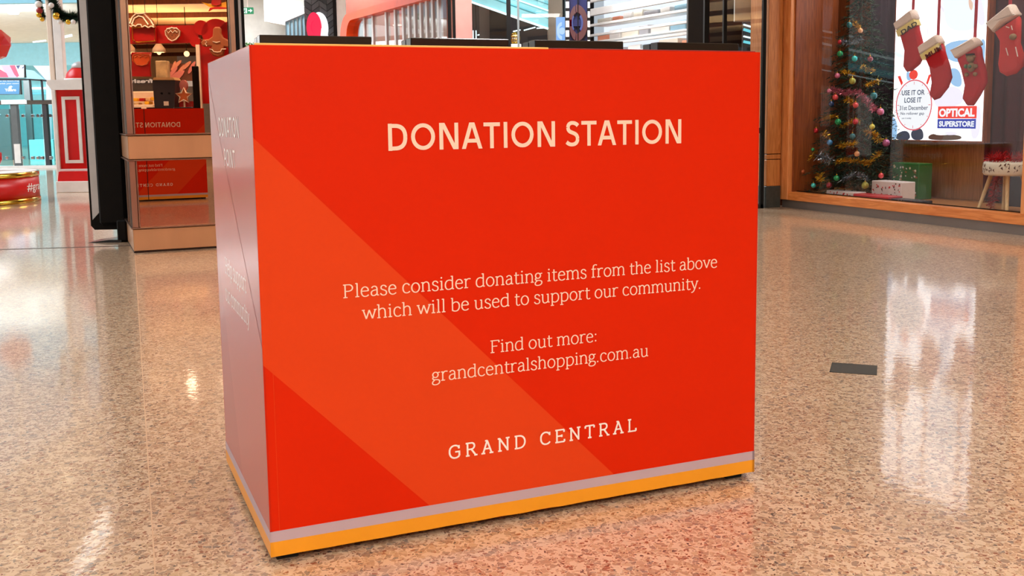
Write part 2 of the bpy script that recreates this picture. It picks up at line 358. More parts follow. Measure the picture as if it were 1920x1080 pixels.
def font_text(mb, s, x0, x1, z0, z1, y, m=0, bold=0.0, shear=0):
    """built-in font, stretched into the rectangle (capital height z0..z1); x1 < x0 writes it the other way round"""
    key = (s, bold)
    if key not in _tc:
        c = D.curves.new('t', 'FONT'); c.body = s; c.offset = bold; c.resolution_u = 3; c.fill_mode = 'FRONT'
        o = D.objects.new('t', c); C.objects.link(o)
        dg = bpy.context.evaluated_depsgraph_get(); me = o.evaluated_get(dg).to_mesh()
        V = [(v.co.x, v.co.y) for v in me.vertices]; P = [tuple(p.vertices) for p in me.polygons]
        o.evaluated_get(dg).to_mesh_clear(); D.objects.remove(o); D.curves.remove(c)
        _tc[key] = (V, P)
    V, P = _tc[key]
    if not V: return
    ax = min(v[0] for v in V); bx = max(v[0] for v in V); h = .69
    b = len(mb.v)
    for x, z in V:
        zz = z0+(z1-z0)*z/h
        mb.v.append((x0+(x1-x0)*(x-ax)/(bx-ax)+shear*(zz-z0), y, zz))
    for p in P: mb.face([b+i for i in p], m)

# ------------------------------------------------------------------ palette
terrazzo()
mat('print_red', (216, 38, 0), .5, var=.015, spec=.12); mat('print_red_light', (222, 68, 24), .5, var=.015, spec=.12)
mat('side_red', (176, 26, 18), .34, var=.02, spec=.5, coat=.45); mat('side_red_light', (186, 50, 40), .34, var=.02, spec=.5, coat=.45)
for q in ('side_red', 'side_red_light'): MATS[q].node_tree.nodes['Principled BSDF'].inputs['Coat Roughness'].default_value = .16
mat('side_letter', (255, 240, 244), .34, var=.01, spec=.5, coat=.45)
mat('print_grey', (190, 170, 184), .45, var=.03); mat('print_yellow', (240, 160, 28), .42, var=.03)
mat('print_letter', (252, 222, 204), .5, var=.02); mat('dark_red', (150, 18, 10), .5); mat('lip_yellow', (255, 200, 110), .4)
mat('white_letter', (250, 244, 240), .5, var=.01)
mat('black_plastic', (16, 11, 9), .22, spec=.6); mat('black_matt', (14, 11, 10), .6, spec=.15); mat('rubber', (10, 10, 10), .8)
mat('bronze', (208, 158, 118), .30, .45, bump=.12, bscale=3.0, stretch=(1, 1, .15)); mat('bronze_brushed', (170, 140, 124), .28, 1)
mat('mirror', (188, 154, 130), .004, 1, var=0); mat('dark_bronze', (52, 42, 38), .3, .8)
mat('silver', (200, 200, 204), .45, .3, var=.08); mat('chrome', (225, 228, 232), .08, 1)
mat('tape', (50, 49, 42), .6, var=.1, vscale=60); mat('joint', (80, 62, 52), .5); mat('joint_pale', (206, 174, 142), .5)
mat('white_paint', (235, 232, 228), .5); mat('soffit', (226, 226, 222), .7); mat('cream', (232, 214, 196), .45); mat('pale_grey', (188, 186, 184), .5)
mat('booth_red', (214, 12, 8), .35); mat('gem_red', (216, 22, 26), .18, coat=.5); mat('gold', (214, 170, 60), .14, 1, bump=.05)
mat('carpet_red', (222, 20, 16), .9, bump=.3, bscale=200)
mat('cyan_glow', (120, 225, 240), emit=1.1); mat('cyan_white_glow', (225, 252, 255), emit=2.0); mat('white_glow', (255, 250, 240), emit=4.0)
mat('warm_glow', (255, 226, 176), emit=6.0); mat('blue_fascia', (150, 214, 236), .5); mat('cyan_wall', (150, 218, 226), .5)
mat('screen_pink', (255, 80, 130), emit=1); mat('screen_lilac', (236, 200, 245), emit=1.1); mat('screen_white', (250, 252, 255), emit=1.2)
mat('screen_blue', (66, 160, 224), emit=1); mat('screen_navy', (40, 70, 150), emit=.8)
glass('glass_cyan', (.8, 1, 1), 1.6, clear=(.62, .88, .90)); glass('glass_window', (1, 1, 1), 0.85, clear=(.97, .97, .97)); glass('glass_shop', (1, 1, 1), 1.3, clear=(.9, .92, .92))
mat('dark_metal', (30, 28, 30), .35, .4); mat('steel_grey', (120, 126, 128), .35, .5); mat('charcoal', (58, 58, 62), .6); mat('charcoal_light', (84, 84, 88), .6)
mat('coral', (236, 92, 62), .35); mat('orange_paint', (235, 80, 20), .3); mat('pink_wall', (226, 150, 140), .5); mat('mullion_white', (214, 214, 220), .3, .2)
mat('grey_slat', (176, 174, 172), .5); mat('exit_green', (20, 150, 100), emit=1.0); mat('exit_white', (240, 255, 250), emit=1.2)
mat('logo_red', (250, 20, 70), emit=1.3); mat('ring_red', (130, 14, 24), emit=.55); mat('sign_navy', (22, 26, 66), .4); mat('ring_blue', (60, 90, 190), emit=.6)
mat('sign_blue', (120, 175, 240), emit=1.0); mat('sign_blue_pale', (170, 205, 250), emit=1.1)
wood('wood_rail', (206, 116, 50), (234, 150, 82), True); wood('wood_jamb', (214, 128, 66), (236, 160, 100)); wood('wood_reveal', (120, 58, 22), (160, 84, 38))
wood('wood_pilaster', (172, 102, 46), (208, 136, 76)); wood('wood_panel', (150, 96, 44), (186, 128, 70)); wood('wood_dark', (86, 42, 20), (116, 60, 30))
wood('wood_leg', (206, 170, 112), (228, 196, 140))
mat('plinth_grey', (120, 112, 108), .3, .3); mat('stone_dark', (58, 62, 60), .35, var=.2, vscale=30)
mat('curtain', (74, 24, 34), .85); mat('curtain_purple', (62, 44, 60), .85); mat('red_velvet', (188, 2, 26), .75, bump=.2, bscale=150)
mat('red_fleece', (206, 44, 40), .9, bump=.4, bscale=120); mat('fleece', (240, 224, 216), .95, bump=.6, bscale=120)
mat('gold_band', (226, 200, 120), .3, .4); mat('letter_dark', (50, 40, 40), .5); mat('letter_maroon', (86, 16, 26), .5); mat('ribbon', (190, 20, 50), .6)
mat('bear_brown', (150, 120, 84), .8); mat('bear_green', (60, 110, 80), .6)
mat('fir', (18, 42, 26), .7, var=.4, vscale=30); mat('fir_light', (40, 70, 44), .7, var=.3); mat('trunk', (70, 48, 32), .8)
mat('tinsel_gold', (222, 178, 50), .25, .8, var=.3, vscale=60); mat('tinsel_silver', (170, 180, 190), .25, .8, var=.3, vscale=60); mat('tinsel_pink', (214, 120, 140), .3, .6, var=.3, vscale=60)
mat('tinsel_red', (190, 24, 30), .3, .5, var=.4, vscale=60)
mat('green_wrap', (36, 110, 52), .4); mat('white_wrap', (236, 228, 228), .4); mat('red_wrap', (206, 50, 60), .4); mat('dark_wrap', (44, 40, 52), .35)
mat('wrap_red_spot', (206, 40, 44), .4); mat('wrap_cream_spot', (236, 226, 196), .4); mat('wrap_brown_spot', (160, 110, 70), .4)
mat('seat_white', (236, 232, 216), .5); mat('seat_mark', (90, 50, 40), .6); mat('platform_grey', (84, 76, 66), .6)
mat('poster_white', (250, 252, 255), emit=2.0); mat('poster_sky', (216, 236, 252), emit=1.4); mat('poster_denim', (150, 194, 234), emit=1.1)
mat('poster_navy', (50, 62, 92), emit=.6); mat('poster_lilac', (228, 224, 242), emit=1.25); mat('poster_skin', (240, 200, 176), emit=1.0)
mat('poster_red', (248, 52, 36), emit=1.0); mat('poster_blue', (30, 60, 180), emit=.9); mat('poster_face', (248, 251, 255), emit=1.05); mat('poster_ink', (60, 80, 120), emit=.7); mat('poster_ring', (236, 90, 104), emit=.95)
mat('poster_brown', (110, 84, 70), emit=.6)
mat('neon_blue', (70, 70, 255), emit=1.5)
mat('ginger', (150, 86, 50), .7, bump=.2); mat('icing', (238, 226, 212), .5); mat('candy_red', (176, 12, 12), .35); mat('candy_orange', (236, 104, 40), .4)
mat('cookie_orange', (206, 110, 60), .6); mat('pink_cookie', (206, 130, 130), .6); mat('timber_ceiling', (232, 200, 152), .5, var=.12, vscale=3); mat('brass_yellow', (240, 190, 40), .35)
mat('box_navy', (40, 38, 52), .45); mat('box_tan', (206, 170, 120), .6); mat('marble_tan', (196, 176, 136), .5, var=.3, vscale=8)
mat('choc_pink', (214, 150, 130), .5); mat('choc_brown', (110, 66, 48), .5); mat('shelf_warm', (224, 190, 140), .6); mat('plant_green', (70, 120, 50), .7, var=.3)
mat('pastel_cream', (244, 236, 220), .5); mat('pastel_orange', (232, 150, 118), .5); mat('pastel_blue', (150, 190, 210), .5); mat('pastel_grey', (178, 178, 184), .5)
mat('white_emissive', (236, 246, 255), emit=1.0)  # brightness of lit white surfaces put in as emission

# ================================================================== SETTING
# floor
m = MB(); m.box(-45, 25, -20, 55, -.2, 0); tag(m.build('floor', 'terrazzo'), kind='structure')
def floor_strip(pts, wd, mt, name):
    m = MB()
    for a, b in zip(pts, pts[1:]):
        m.beam((a[0], a[1], .0), (b[0], b[1], .0), wd, .003)
    return tag(m.build(name, mt), kind='structure')
j0 = floor_at(0, 468); j1 = floor_at(240, 461); dx, dy = j1[0]-j0[0], j1[1]-j0[1]
floor_strip([(j0[0]-dx*3, j0[1]-dy*3), (j1[0]+dx*.1, j1[1]+dy*.1)], .035, 'joint', 'trim_1')
floor_strip([floor_at(253, 474), floor_at(291, 1079)], .0035, 'joint_pale', 'trim_2')
# ceiling slabs around the open atrium on the left, and the lower ceilings beyond
CZ = 4.2
m = MB(); m.box(-7.6, 14, -20, 26, CZ, CZ+.25); m.box(-22, -7.6, -20, 7.5, CZ, CZ+.25); tag(m.build('ceiling', 'soffit'), kind='structure')
m = MB(); m.box(-30, -7.2, 23.2, 36, 3.75, 4.6); m.build
o = m.build('ceiling', 'soffit'); tag(o, kind='structure')
m = MB(); m.box(-30, -7.0, 36, 36.2, 2.98, 3.74); tag(m.build('trim_3', 'blue_fascia'), kind='structure')
m = MB(); m.box(-30, -7.4, 23.0, 23.19, 3.62, 4.7); tag(m.build('trim_4', 'blue_fascia'), kind='structure')
# far walls that close the mall
m = MB(); m.box(-30, -7.6, 44, 44.3, 0, 4.5); tag(m.build('wall_back', 'cyan_wall'), kind='structure')
m = MB(); m.box(-22.3, -22, -20, 44, 0, 7); tag(m.build('wall_left', 'white_paint'), kind='structure')
m = MB(); m.box(13, 13.3, -20, 40, 0, 4.4); tag(m.build('wall_right', 'soffit'), kind='structure')

# ================================================================== DONATION STAND
SX, SY, YAW, SW, SD, ST, SB = -.55319, 2.20938, .40234, 1.31686, .72633, 1.158, .018
S = Frame(SX, SY, YAW)
stand = thing('donation_station', 'large red and orange printed cardboard donation station box in the middle of the floor', 'donation box', S.map(SW/2, SD/2, 0))
m = MB(); m.box(.006, SW-.006, .006, SD-.006, SB+.004, ST-.012, bev=.004); m.build('core', 'dark_red', stand, S)
def graphic(fr, name, y, flip=False):
    sg = -1 if flip else 1
    m = MB(); m.box(0, SW, y, y+sg*.005, SB, ST, 0)
    e = -.0004*sg
    band = [(0, .461), (.377, .077), (.879, .077), (0, .961)]
    if flip: band = [(SW-x, z) for x, z in band]
    m.flat(band, y+e, 1)
    p = m.build(name, ['print_red', 'print_red_light'], stand, fr)
    q = MB(); q.box(-.0008, SW+.0008, y+e*2, y+sg*.004, .0525, .077); q.build('grey_stripe', 'print_grey', p, fr)
    q = MB()
    n = 40; pts = [(-.0008, .0525), (SW+.0008, .0525)]+[(SW+.0008-(SW+.0016)*i/n, SB+.0012*math.sin(i*1.7)*(.3+(.6 if 16 < i < 24 else 0))) for i in range(n+1)]
    q.prism(pts[::-1], y+e*2, y+sg*.004); q.build('yellow_stripe', 'print_yellow', p, fr)
    def X(a, b): return (SW-b, SW-a) if False else ((a, b) if not flip else (SW-a, SW-b))
    q = MB(); t = y+e*3
    a, b = X(.2975, 1.077); stroke_text(q, 'DONATION STATION', SANS, a, b, .9255, .0612/.72, t, .125, 0, .02, .105)
    q.build('lettering', 'print_letter', p, fr)
    q = MB()
    for s_, x0, x1, z in (('Please consider donating items from the list above', .186, 1.187, .5965), ('which will be used to support our community.', .229, 1.137, .5435),
                          ('Find out more:', .542, .829, .4325), ('grandcentralshopping.com.au', .392, .978, .379)):
        a, b = X(x0, x1); stroke_text(q, s_, SER, a, b, z, .0415, t, .072, 0, 0, .055)
    q.build('lettering', 'print_letter', p, fr)
    q = MB(); a, b = X(.429, .943); stroke_text(q, 'GRAND CENTRAL', SLAB, a, b, .1845, .033/.72, t, .10, 0, .20, .085)
    q.build('lettering', 'white_letter', p, fr)
    q = MB(); a, b = X(.0205, .0215); q.box(a, b, y+e*1.5, y, .078, .70); q.build('seam', 'print_red_light', p, fr)
    if flip: q = MB(); a, b = X(.722, .730); q.box(a, b, y+e*4, y, SB, ST); q.build('panel_joint', 'dark_metal', p, fr)
    return p
graphic(S, 'front_panel', 0)
graphic(S, 'back_panel', SD, True)
# left side: frame seen from the left, local x runs from the back edge to the front edge
SL = Frame(S.map(0, SD, 0)[0], S.map(0, SD, 0)[1], YAW-math.pi/2)
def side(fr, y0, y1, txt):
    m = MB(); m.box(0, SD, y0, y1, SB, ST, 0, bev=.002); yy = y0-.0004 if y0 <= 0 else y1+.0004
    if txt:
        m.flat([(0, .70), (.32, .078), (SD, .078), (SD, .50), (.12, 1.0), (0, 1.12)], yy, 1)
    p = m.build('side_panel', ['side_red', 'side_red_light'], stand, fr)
    q = MB(); q.box(-.0008, SD+.0008, min(y0, yy)-.0006, y1+.0006, .0525, .077); q.build('grey_stripe', 'print_grey', p, fr)
    q = MB(); q.box(-.0008, SD+.0008, min(y0, yy)-.0006, y1+.0006, SB, .0525); q.build('yellow_stripe', 'print_yellow', p, fr)
    if txt:
        q = MB(); t = y0-.0006
        stroke_text(q, 'DONATION', SANS, SD-.548, SD-.202, .957, .05/.72, t, .11, 0, .02, .09)
        stroke_text(q, 'POINT', SANS, SD-.471, SD-.285, .883, .045/.72, t, .11, 0, .02, .09)
        stroke_text(q, 'Help support', SER, SD-.552, SD-.198, .593, .058, t, .10, 0, 0, .075)
        stroke_text(q, 'our community', SER, SD-.574, SD-.172, .516, .058, t, .10, 0, 0, .075)
        q.build('lettering', 'side_letter', p, fr)
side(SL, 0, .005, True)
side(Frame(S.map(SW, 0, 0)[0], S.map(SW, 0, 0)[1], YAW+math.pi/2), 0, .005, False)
m = MB(); m.box(.004, SW-.004, .006, SD-.006, ST-.012, ST-.003); m.build('top_panel', 'dark_red', stand, S)
m = MB(); m.box(.012, .705, .004, .012, ST-.004, ST+.0045, bev=.001); m.build('top_edge', 'lip_yellow', stand, S)
m = MB(); m.box(.705, SW-.012, .004, .012, ST-.004, ST+.003, bev=.001); m.build('top_edge', 'dark_red', stand, S)
for x in (.015, SW-.075):
    for y in (.02, SD-.07):
        m = MB(); m.box(x, x+.05, y, y+.05, 0, SB+.006, bev=.002); m.build('foot', 'rubber', stand, S)
for (a, b, c), lab in zip(((478, 487, 697), (757, 770, 954), (978, 1003, 1169), (1205, 1233, 1385)),
        ('leftmost black lid bar along the top of the red donation box', 'second black lid bar from the left on top of the donation box',
         'third black lid bar from the left on top of the donation box', 'rightmost black lid bar along the top of the red donation box')):
    yk = .03; u0 = S.px(b, 78, yk)[0]; u1 = S.px(c, 84, yk)[0]; dp = .075
    zt = S.px((b+c)/2, 67.5+(b+c)/2*0-0 if b < 500 else 70 if b < 800 else 78.5 if b < 1100 else 82, yk)[1]
    zt = ST+.003+.021
    lid = thing('bin_lid', lab, 'lid', S.map((u0+u1)/2, yk+dp/2, ST-.003), 'black lid bars on the donation box')
    m = MB(); m.box(u0, u1, yk, yk+dp*.48, ST-.003, zt, bev=.0015); m.build('front_rail', 'black_plastic', lid, S)
    m = MB(); m.box(u0, u1, yk+dp*.52, yk+dp, ST-.003, zt-.002, bev=.0015); m.box(u0+.01, u1-.01, yk+dp*.4, yk+dp*.6, ST-.003, zt-.008)
    m.build('rear_rail', 'black_plastic', lid, S)

# ================================================================== MIRROR COLUMN
c0 = floor_at(251.6, 474.5); MANG = R(23.65)
K = Frame(c0[0], c0[1], MANG)
MIR = (K.map(0, .035, 0)[:2], (-math.sin(MANG), math.cos(MANG)))
kw = K.px(441, 40, 0)[0]; kd = 1.15
zpl = K.px(262, 430, 0)[1]; zb0 = K.px(300, 298, 0)[1]; zb1 = K.px(300, 254, 0)[1]
col = thing('mirror_column', 'square mall column clad in bronze-tinted mirror with polished copper bands', 'column', K.map(kw/2, kd/2, 0))
m = MB(); m.box(.05, kw-.05, .06, kd-.05, 0, CZ); m.build('core', 'dark_bronze', col, K)
m = MB(); m.box(0, kw, 0, kd, .012, zpl, bev=.004); m.build('plinth', 'bronze', col, K)
m = MB(); m.box(0, kw, -.004, kd, 0, .012); m.build('plinth_foot', 'dark_bronze', col, K)
m = MB(); m.box(0, kw, 0, kd, zb0, zb1, bev=.005); m.build('waist_band', 'bronze', col, K)
for z in (zpl+.004, zb0-.012, zb1+.004):
    m = MB(); m.box(-.012, kw+.012, -.012, kd, z, z+.009, bev=.002); m.build('band_trim', 'bronze_brushed', col, K)
for z0, z1 in ((zpl+.013, zb0-.012), (zb1+.013, CZ-.01)):
    m = MB(); m.box(.06, kw-.055, .035, .045, z0, z1); m.build('mirror_panel', 'mirror', col, K)
    for x0, x1, mt in ((.0, .045, 'bronze_brushed'), (.047, .058, 'bronze_brushed'), (kw-.052, kw-.044, 'chrome'), (kw-.04, kw, 'bronze_brushed')):
        m = MB(); m.box(x0, x1, .008, .06, z0, z1, bev=.003); m.build('mirror_frame', mt, col, K)
    for y0, y1, mt in ((.09, .18, 'dark_bronze'), (.21, .29, 'bronze_brushed'), (.31, .52, 'black_matt'), (.54, .60, 'bronze_brushed'), (.62, 1.05, 'black_matt')):
        m = MB(); m.box(.0+(.02 if mt == 'black_matt' else 0), .05, y0, y1, z0, z1, bev=.003); m.build('side_strip', mt, col, K)
# slim display frame fixed to the column's right edge
t = thing('slim_display', 'thin black-edged display screen standing against right edge of mirror column', 'display', K.map(kw+.045, .1, 0))
m = MB(); m.box(kw+.014, kw+.032, .03, .3, 0, CZ); m.box(kw+.055, kw+.075, .03, .3, 0, CZ); m.build('frame', 'black_matt', t, K)
m = MB(); m.box(kw+.032, kw+.055, .05, .28, 0, CZ); m.build('glass_edge', 'silver', t, K)

# ================================================================== BLACK TOTEM DISPLAY
TY = 8.6
def tx(px, py=300): return W0.px(px, py, TY)
zb = tx(200, 431)[1]; zt = 2.9
xa, xb, xs0, xs1 = tx(163, 300)[0], tx(228, 300)[0], tx(168.5, 350)[0], tx(180, 350)[0]
xl = tx(161, 300)[0]
tot = thing('digital_totem', 'tall black digital totem with silver side strip beside mirror column', 'display', W0.map((xa+xb)/2, TY+.15, 0))
ch = .05
m = MB()
m.prism([(xl, zb+.035), (xl+.03, zb), (xb, zb), (xb, zt), (xl, zt)], TY+.02, TY+.20)
m.build('housing', 'black_matt', tot)
m = MB(); m.prism([(xs0, zb+.085), (xs1+.01, zb+.15), (xs1+.01, zt-.05), (xs0, zt-.05)], TY+.012, TY+.06); m.build('side_strip', 'silver', tot)
m = MB(); m.box(xs1+.016, xb+.02, TY-.03, TY+.06, zb+.045, zt, bev=.02); m.build('back_cover', 'black_matt', tot)
m = MB(); m.box(xb-.03, xb+.05, TY-.12, TY-.02, .01, zb+.09, bev=.01); m.build('bracket', 'black_matt', tot)
m = MB(); m.prism([(tx(175, 450)[0], .0), (tx(238, 450)[0], .0), (tx(238, 450)[0], .022), (tx(215, 450)[0], .022)], TY-.12, TY+.15); m.build('foot_plate', 'black_plastic', tot)
m = MB(); m.box(xl-.01, xl+.008, TY+.03, TY+.19, zb+.03, zt-.02); m.build('screen', 'glass_shop', tot)

# ================================================================== floor tape
c = [floor_at(*p) for p in ((1555, 698), (1644, 704), (1645, 686), (1560, 680))]
m = MB(); n = 0
m.v = [(x, y, .0005) for x, y in c]+[(x, y, .0016) for x, y in c]
for q in ((0, 1, 2, 3), (4, 5, 6, 7), (0, 1, 5, 4), (1, 2, 6, 5), (2, 3, 7, 6), (3, 0, 4, 7)): m.face(q)
tag(m.build('floor_tape', 'tape'), 'short strip of dark tape stuck on the terrazzo floor', 'tape')

# ================================================================== SHOP WINDOW ON THE RIGHT
p0 = floor_at(1462, 388); p1 = floor_at(1920, 443)
WA = math.atan2(p1[1]-p0[1], p1[0]-p0[0]); Wn = Frame(p0[0], p0[1], WA)
WL = 5.2
zpt = Wn.px(1600, 398, 0)[1]*1.0; zpt = .085
zr = Wn.px(1600, 371, .02)[1]            # top of the bottom rail
xj = Wn.px(1478, 300, 0)[0]; xg = Wn.px(1487, 300, .1)[0]
# wall above and beyond the window
WH = 3.05
m = MB(); m.box(-.02, WL, 0, .2, WH+.25, CZ); tag(m.build('wall_window', 'wood_jamb', fr=Wn), kind='structure')
win = D.objects.new('window_1', None); C.objects.link(win); win['kind'] = 'structure'; win.location = Wn.map(1.5, 0, 0); win['_b'] = tuple(Wn.map(1.5, 0, 0))
m = MB(); m.box(0, WL, .03, .3, 0, .085); m.build('plinth', 'plinth_grey', win, Wn)
m = MB(); m.box(xj-.0, WL, 0, .14, .085, zr, bev=.004); m.build('bottom_rail', 'wood_rail', win, Wn)
m = MB(); m.box(.0, xj, -.004, .14, .085, WH+.25, bev=.004); m.build('jamb', 'wood_jamb', win, Wn)
m = MB(); m.box(xj, xj+.02, .05, .6, zr, WH, bev=.002); m.build('reveal', 'wood_reveal', win, Wn)
m = MB(); m.box(xj, WL, 0, .14, WH, WH+.25, bev=.004); m.build('top_rail', 'wood_rail', win, Wn)
xr_ = Wn.px(1917, 300, 0)[0]
m = MB(); m.box(xr_, xr_+.12, 0, .14, zr, WH, bev=.004); m.build('mullion', 'wood_jamb', win, Wn)
m = MB(); m.box(xg-.012, xg, .1, .115, zr, WH); m.box(xg, xr_, .1, .115, zr-.0, zr+.008); m.build('gasket', 'black_matt', win, Wn)
m = MB(); m.box(xg, xr_, .104, .110, zr+.004, WH); m.build('window_pane', 'glass_window', win, Wn)
m = MB(); m.box(xr_+.12, WL, .104, .110, zr, WH); m.build('window_pane', 'glass_window', win, Wn)
# display bay
zf = zr-.05
m = MB(); m.v = [tuple(q) for z in (zf-.04, zf) for q in ((xj, .14, z), (WL, .14, z), (WL, 1.3, z), (-.75, 1.3, z), (-.02, .16, z))]; m.face((4, 3, 2, 1, 0)); m.face((5, 6, 7, 8, 9)); [m.face((i, (i+1) % 5, 5+(i+1) % 5, 5+i)) for i in range(5)]; tag(m.build('floor_display', 'wood_panel', fr=Wn), kind='structure')
m = MB(); m.box(-.75, WL, 1.3, 1.4, 0, CZ); tag(m.build('wall_display', 'wood_dark', fr=Wn), kind='structure')
m = MB(); q0 = (2.93, 11.1); q1 = (W0.px(1540, 200, 12.4)[0], 12.4)
for (a, b), (c_, d_) in (((q0, q1)),): pass
m.beam((q0[0], q0[1], CZ/2), (q1[0], q1[1], CZ/2), .05, CZ); tag(m.build('wall_display_side', 'wood_dark'), kind='structure')
m = MB(); m.box(2.8, 9, 12.6, 12.7, 0, CZ); tag(m.build('wall_display_back', 'wood_dark'), kind='structure')
m = MB(); m.box(xj, WL, .14, 1.3, WH+.25, WH+.3); tag(m.build('ceiling_display', 'soffit', fr=Wn), kind='structure')
# backdrop panel of light wood below the poster
bk = 1.18
x0 = Wn.px(1672, 330, bk)[0]; x1 = Wn.px(1847, 330, bk)[0]; z1 = Wn.px(1750, 262, bk)[1]
m = MB(); m.box(x0-.25, x1, bk, bk+.03, zf, z1+.05, bev=.003)
tag(m.build('backdrop_panel', 'wood_panel', fr=Wn, base=Wn.map((x0+x1)/2, bk, zf)), 'light wood backdrop panel under the glowing poster in shop window', 'panel')
def curtain(xa, xb, k, z0, z1, mt, lab, folds):
    m = MB(); n = folds*6; b = 0
    for z in (z0, z1):
        for i in range(n+1):
            m.v.append((xa+(xb-xa)*i/n, k+.028*math.sin(i/6*2*math.pi)+.01*math.sin(i*1.3), z))
    for i in range(n): m.face((i, i+1, n+2+i, n+1+i), 0, True)
    k0 = len(m.v)
    for z in (z0, z1):
        for i in range(n+1):
            m.v.append((xa+(xb-xa)*i/n, k+.012+.028*math.sin(i/6*2*math.pi)+.01*math.sin(i*1.3), z))
    for i in range(n): m.face((k0+i+1, k0+i, k0+n+1+i, k0+n+2+i), 0, True)
    tag(m.build('curtain', mt, fr=Wn, base=Wn.map((xa+xb)/2, k, z0)), lab, 'curtain')
xm = Wn.px(1640, 200, 1.1)[0]; xn = Wn.px(1676, 200, 1.1)[0]; xo = Wn.px(1846, 200, 1.1)[0]
curtain(xm-.12, xn, 1.12, zf+.45, 3.2, 'curtain_purple', 'dark purple curtain hanging between the Christmas tree and the poster', 4)
curtain(xo, xo+1.2, 1.12, zf+.02, 3.2, 'curtain', 'dark maroon curtain hanging behind the wooden stool', 8)

# poster light box
PK = .95
def PX(px, py): return Wn.px(px, py, PK)
pl, pz0 = PX(1673, 262); pr = PX(1843, 200)[0]; pz1 = 2.95; pz0 = PX(1750, 263)[1]
pst = thing('poster_light_box', 'backlit white and blue advertising poster reading optical superstore in shop window', 'poster', Wn.map((pl+pr)/2, PK, pz0))
m = MB(); m.box(pl-.02, pr+.02, PK+.004, PK+.09, pz0-.02, pz1+.02, bev=.004); m.build('case', 'wood_reveal', pst, Wn)
m = MB(); m.box(pl, pr, PK, PK+.02, pz0, pz1, 0); e = [PK-.0006]
def pp(pts, mt, flat=None):
    for _ in range(2): pts = [q for i in range(len(pts)) for q in ((.75*pts[i][0]+.25*pts[(i+1) % len(pts)][0], .75*pts[i][1]+.25*pts[(i+1) % len(pts)][1]), (.25*pts[i][0]+.75*pts[(i+1) % len(pts)][0], .25*pts[i][1]+.75*pts[(i+1) % len(pts)][1]))]
    e[0] -= .0004
    m.flat([(min(max(a, pl), pr), min(max(b, pz0), pz1)) for a, b in [PX(*q) for q in pts]], e[0], mt)
# shapes: shirts, jeans, dark shoes (abstract figures)
pp([(1762, -60), (1846, -70), (1850, 5), (1835, 48), (1812, 60), (1775, 54), (1768, 10)], 1)
pp([(1770, 78), (1846, 72), (1846, 105), (1800, 120), (1770, 108)], 2)
pp([(1836, 75), (1850, 72), (1850, 160), (1838, 170)], 2)
pp([(1776, 128), (1800, 128), (1806, 165), (1782, 160)], 2)
pp([(1752, 165), (1800, 160), (1812, 195), (1760, 205), (1750, 190)], 4)
pp([(1820, 0), (1838, -12), (1848, 30), (1846, 50), (1832, 44), (1834, 20)], 5)
pp([(1816, -5), (1826, 5), (1823, 22), (1817, 14)], 6)
pp([(1676, 95), (1690, 100), (1698, 108), (1682, 108)], 1)
pp([(1700, 132), (1712, 140), (1708, 152), (1700, 150)], 2)
pp([(1740, 28), (1742, 60), (1738, 76), (1740, 50)], 4)
pp([(1759, 4), (1772, 16), (1770, 26), (1764, 14)], 4)
pp([(1680, 252), (1695, 244), (1706, 248), (1708, 263), (1681, 263)], 3)
pp([(1708, 244), (1730, 238), (1734, 263), (1710, 263)], 3)
pp([(1672, 215), (1684, 228), (1682, 262), (1672, 262)], 2)
pp([(1740, 256), (1750, 250), (1760, 254), (1790, 252), (1806, 256), (1800, 263), (1744, 263)], 8)
pp([(1770, 248), (1790, 246), (1800, 252), (1776, 254)], 5)
pp([(1824, 205), (1842, 196), (1838, 258), (1820, 262)], 4)
mats = ['poster_white', 'poster_sky', 'poster_denim', 'poster_navy', 'poster_lilac', 'poster_lilac', 'poster_skin', 'poster_red', 'poster_brown']
m.build('poster_sheet', mats, pst, Wn)
cx, cz = PX(1714, 197); rx = abs(PX(1749, 197)[0]-cx); rz = rx*.0+abs(PX(1714, 149)[1]-cz)
m = MB(); m.flat(ell(cx, cz, rx, rz, 40), e[0]-.0006, 1); m.flat(ell(cx, cz, rx*.94, rz*.95, 40), e[0]-.001, 0)
b = PX(1714, 140); m.flat(ell(b[0], b[1], rx*.24, rz*.19, 16), e[0]-.0005, 2)
for q, a in (((1689, 152), -.6), ((1742, 150), .6)):
    b = PX(*q); m.flat([(b[0]-.04, b[1]+.05), (b[0]-.0, b[1]+.055), (b[0]+.04, b[1]-.02), (b[0]+.02, b[1]-.05)] if a < 0 else [(b[0]+.04, b[1]+.06), (b[0], b[1]+.05), (b[0]-.03, b[1]-.03), (b[0]-.01, b[1]-.05)], e[0]-.0005, 2)
for k in range(12):
    a = R(30*k); r0 = .80 if k % 3 == 0 else .86
    p = [(cx+rx*r*math.cos(a)+s_*.003*math.sin(a), cz+rz*r*math.sin(a)-s_*.003*math.cos(a)) for r, s_ in ((r0, -1), (r0, 1), (.91, 1), (.91, -1))]
    m.flat(p, e[0]-.0012, 1)
m.build('stopwatch_print', ['poster_face', 'poster_ring', 'poster_red'], pst, Wn)
m = MB(); tk = e[0]-.0014
def ptext(s_, xa, xb, yb, yt, mt=0, bold=.0):
    A, B = PX(xa, (yb+yt)/2), PX(xb, (yb+yt)/2); xm_ = (xa+xb)/2
    z0 = PX(xm_, yb)[1]; z1 = PX(xm_, yt)[1]; font_text(m, s_, A[0], B[0], z0, z1, tk, mt, bold+.012)
ptext('USE IT OR', 1692, 1735, 178, 169, 0, .01); ptext('LOSE IT', 1697, 1729, 192, 183, 0, .01)
ptext("31st December", 1688, 1741, 206, 198); ptext('No rollover gap', 1690, 1734, 215, 210); ptext('use it today', 1692, 1710, 223, 220)
m.build('lettering', ['poster_ink'], pst, Wn)
m = MB()
a = PX(1760, 199); b = PX(1832, 222); c_ = PX(1760, 240)
